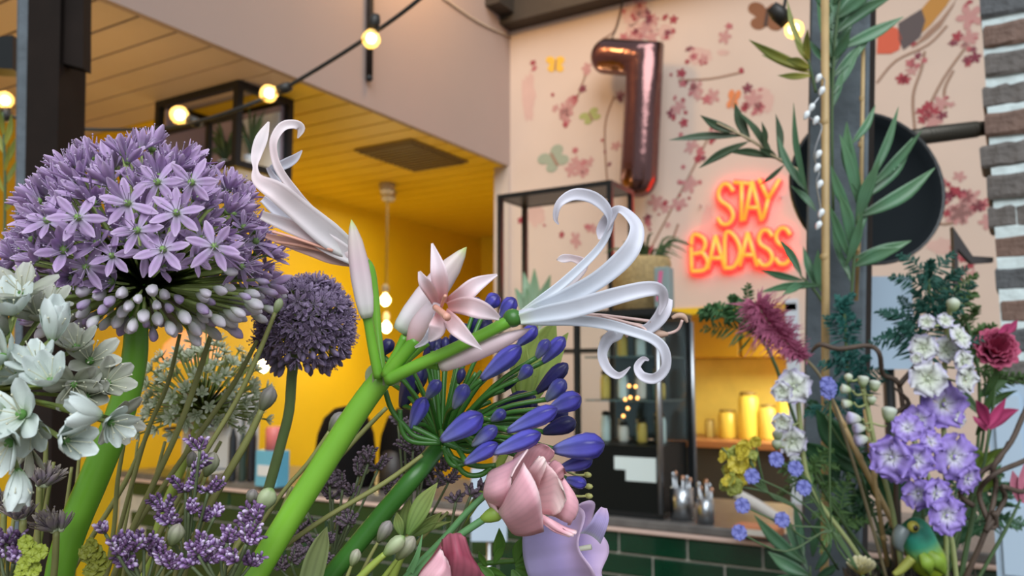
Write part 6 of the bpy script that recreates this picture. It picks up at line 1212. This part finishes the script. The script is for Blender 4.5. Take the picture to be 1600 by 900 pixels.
shell(li, [[(790, 780, .010), (792, 790, .012), (795, 800, .012)], [(818, 745, .006), (826, 765, .002), (822, 800, .004)], [(838, 725, -.004), (856, 752, -.010), (850, 804, -.004)], [(850, 722, -.006), (872, 748, -.014), (858, 806, -.006)], [(852, 718, -.004), (884, 782, -.014), (862, 808, -.006)]], mat('lisianthus_inner', [(0, (.82, .50, .50)), (.6, (.88, .56, .58)), (1, (.94, .76, .72))], .6, noise=(60, .12), veins=(34, .07), trans=.12), LD_, ruf=.002, seed=2)
shell(li, [[(800, 770, .014), (815, 780, .016), (830, 800, .016)], [(840, 730, .012), (860, 760, .004), (862, 806, .004)], [(862, 722, .008), (886, 765, -.004), (880, 815, -.002)], [(872, 735, .006), (902, 780, -.002), (892, 820, 0)], [(876, 742, .006), (905, 790, .002), (888, 822, .002)]], lis, LD_, ruf=.002, seed=3)
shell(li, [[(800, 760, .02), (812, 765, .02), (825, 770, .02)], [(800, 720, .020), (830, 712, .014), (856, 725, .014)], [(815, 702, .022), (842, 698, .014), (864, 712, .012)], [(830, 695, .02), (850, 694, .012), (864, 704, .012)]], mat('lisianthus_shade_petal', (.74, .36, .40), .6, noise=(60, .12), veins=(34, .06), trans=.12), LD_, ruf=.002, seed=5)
shell(li, [[(820, 770, .010), (830, 772, .010), (840, 778, .010)], [(822, 740, -.004), (834, 745, -.010), (842, 758, -.008)], [(832, 724, -.008), (844, 728, -.016), (850, 740, -.012)], [(842, 712, -.010), (852, 716, -.014), (853, 730, -.012)]], mat('lisianthus_inner', 0), LD_, ruf=.0015, seed=6)
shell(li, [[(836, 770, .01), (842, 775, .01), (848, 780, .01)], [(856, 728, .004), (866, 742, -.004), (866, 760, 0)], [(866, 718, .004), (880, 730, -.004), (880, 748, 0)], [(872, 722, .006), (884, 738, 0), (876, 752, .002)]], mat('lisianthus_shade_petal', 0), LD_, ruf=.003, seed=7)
shell(li, [[(820, 805, .0), (835, 800, .0), (848, 806, .002)], [(845, 815, -.012), (856, 812, -.016), (866, 816, -.010)], [(864, 830, -.016), (874, 826, -.018), (884, 826, -.014)], [(890, 838, -.016), (896, 836, -.016), (901, 832, -.014)]], lis, LD_, ruf=.002, seed=8)
P = pxs([(752, 785), (705, 845), (680, 880), (640, 915)], LD_ + .01)
l2 = thing('lisianthus', vroot(8), 'darker wine pink lisianthus bloom cut by the bottom edge', 'flower'); P2 = into_vase(pxs([(692, 915), (660, 950)], LD_)); g = G(); g.tube(P2, [m_at(6, LD_)] * len(P2), 10); g.build('stem', bgs, l2)
D2 = .385
shell(l2, [[(690, 930, .01), (705, 930, .005), (745, 925, .01)], [(694, 890, 0), (715, 880, -.008), (752, 895, .002)], [(690, 862, 0), (712, 850, -.006), (738, 868, .002)], [(690, 842, .004), (708, 832, 0), (728, 838, .004)]], lid, D2, ruf=.002)
shell(l2, [[(640, 930, -.006), (670, 935, -.010), (705, 935, -.008)], [(655, 898, -.010), (680, 905, -.018), (706, 910, -.012)], [(676, 872, -.010), (694, 885, -.016), (706, 900, -.010)], [(688, 856, -.006), (694, 866, -.010), (704, 884, -.008)]], lis, D2, ruf=.0015)
shell(l2, [[(640, 935, .004), (645, 925, -.002), (660, 915, -.004)], [(655, 895, .004), (664, 890, -.004), (672, 885, -.006)], [(674, 870, .006), (680, 866, 0), (686, 862, -.002)], [(690, 845, .008), (692, 846, .004), (694, 850, .002)]], lid, D2)
shell(l2, [[(735, 930, .008), (755, 925, .008), (775, 920, .012)], [(730, 895, .006), (742, 888, .004), (752, 892, .008)], [(722, 872, .008), (734, 868, .006), (742, 876, .01)]], lid, D2, ruf=.002)
st2 = thing('bare_green_stem', vroot(9), 'smooth blue green stem running behind the pink lisianthus', 'stem'); P3 = into_vase(pxs([(760, 772), (730, 800), (690, 845), (645, 890), (610, 930)], LD_ + .012)); g = G(); g.tube(P3, [m_at(5.5, LD_)] * len(P3), 10); g.build('stem', bgs, st2)
g = G(); g.ribbon(pxs([(640, 895, -.004), (652, 868, -.006), (660, 835, -.004)], LD_), [m_at(v, LD_) for v in (12, 8, 1)], cup=.5); g.build('narrow_leaf', bgs, st2)
# bell
be = thing('bellflower', vroot(10), 'lilac bell shaped flower with flared rim beside the pink lisianthus', 'flower'); BD_ = .462
bm_ = mat('bell_petal', [(0, (.56, .60, .62)), (.15, (.56, .50, .80)), (.6, (.57, .47, .82)), (.85, (.64, .48, .74)), (1, (.72, .55, .76))], .55, noise=(50, .1), veins=(31.4, .10), trans=.28)
c0 = W(822, 872, BD_); c1 = W(950, 850, BD_ - .012); axb = (c1 - c0).normalized(); ub = (UP - axb * UP.dot(axb)).normalized(); vb_ = axb.cross(ub); Lb = (c1 - c0).length; g = G(); rows = []; n = 60
for i in range(19):
    t = i / 18; r_ = m_at(1, BD_) * (8 + 42 * min(1, t / .10) ** .5 * (1 if t > .10 else .8) + 6 * math.sin(t * 2.6) + (11 * max(0, (t - .72) / .28) ** 1.6)); row = []
    for j in range(n):
        a = 2 * math.pi * j / n; lobe = .5 - .5 * math.cos(5 * a); f_ = max(0, (t - .70) / .30)
        rr_ = r_ * (1 + .03 * math.cos(5 * a) * t) + m_at(9, BD_) * f_ ** 1.5 * lobe; zz_ = Lb * t * .86 + f_ * m_at(18, BD_) * (lobe - .4) * (1 - .7 * f_) - f_ * f_ * m_at(10, BD_) * (1 - lobe)
        row.append(g.vert(c0 + axb * zz_ + (ub * math.cos(a) + vb_ * math.sin(a)) * rr_, t, j / n * 2 - 1))
    rows.append(row)
for a_, b_ in zip(rows, rows[1:]):
    for j in range(n): g.face((a_[j], a_[(j + 1) % n], b_[(j + 1) % n], b_[j]))
o = g.build('bell', bm_, be); md = o.modifiers.new('thickness', 'SOLIDIFY'); md.thickness = .0007
g = G(); g.ribbon(pxs([(922, 842, -.03), (934, 824, -.034), (941, 806, -.034), (944, 793, -.032)], BD_), [m_at(v, BD_) for v in (34, 26, 21, 9)], cup=.4, n=6); g.build('rim_lobe', bm_, be)
g = G(); g.tube([c0 + axb * .004, c0 + axb * Lb * .8], [.001, .0015], 8, k=1); g.build('style', mat('bell_style', (.6, .6, .45), .5), be)
clx = mat('calyx_green', (.09, .22, .03), .5, noise=(60, .2), trans=.15)
for (b_, tp, wp_) in (((805, 880), (832, 842), 22), ((805, 885), (842, 870), 24), ((805, 890), (838, 905), 24), ((806, 880), (815, 840), 16), ((800, 890), (826, 925), 20), ((775, 878), (780, 825), 18), ((772, 880), (788, 852), 12), ((760, 885), (748, 862), 10), ((755, 890), (790, 900), 14), ((750, 885), (775, 905), 14)): leaf_geo(b_, tp, BD_ - .004, wp_, -.006).build('sepal', clx, be)
P = into_vase(pxs([(812, 876), (780, 878), (748, 884), (715, 910), (680, 950)], BD_ + .004)); g = G(); g.tube(P, m_at(4, BD_), 8); g.build('stem', clx, be)
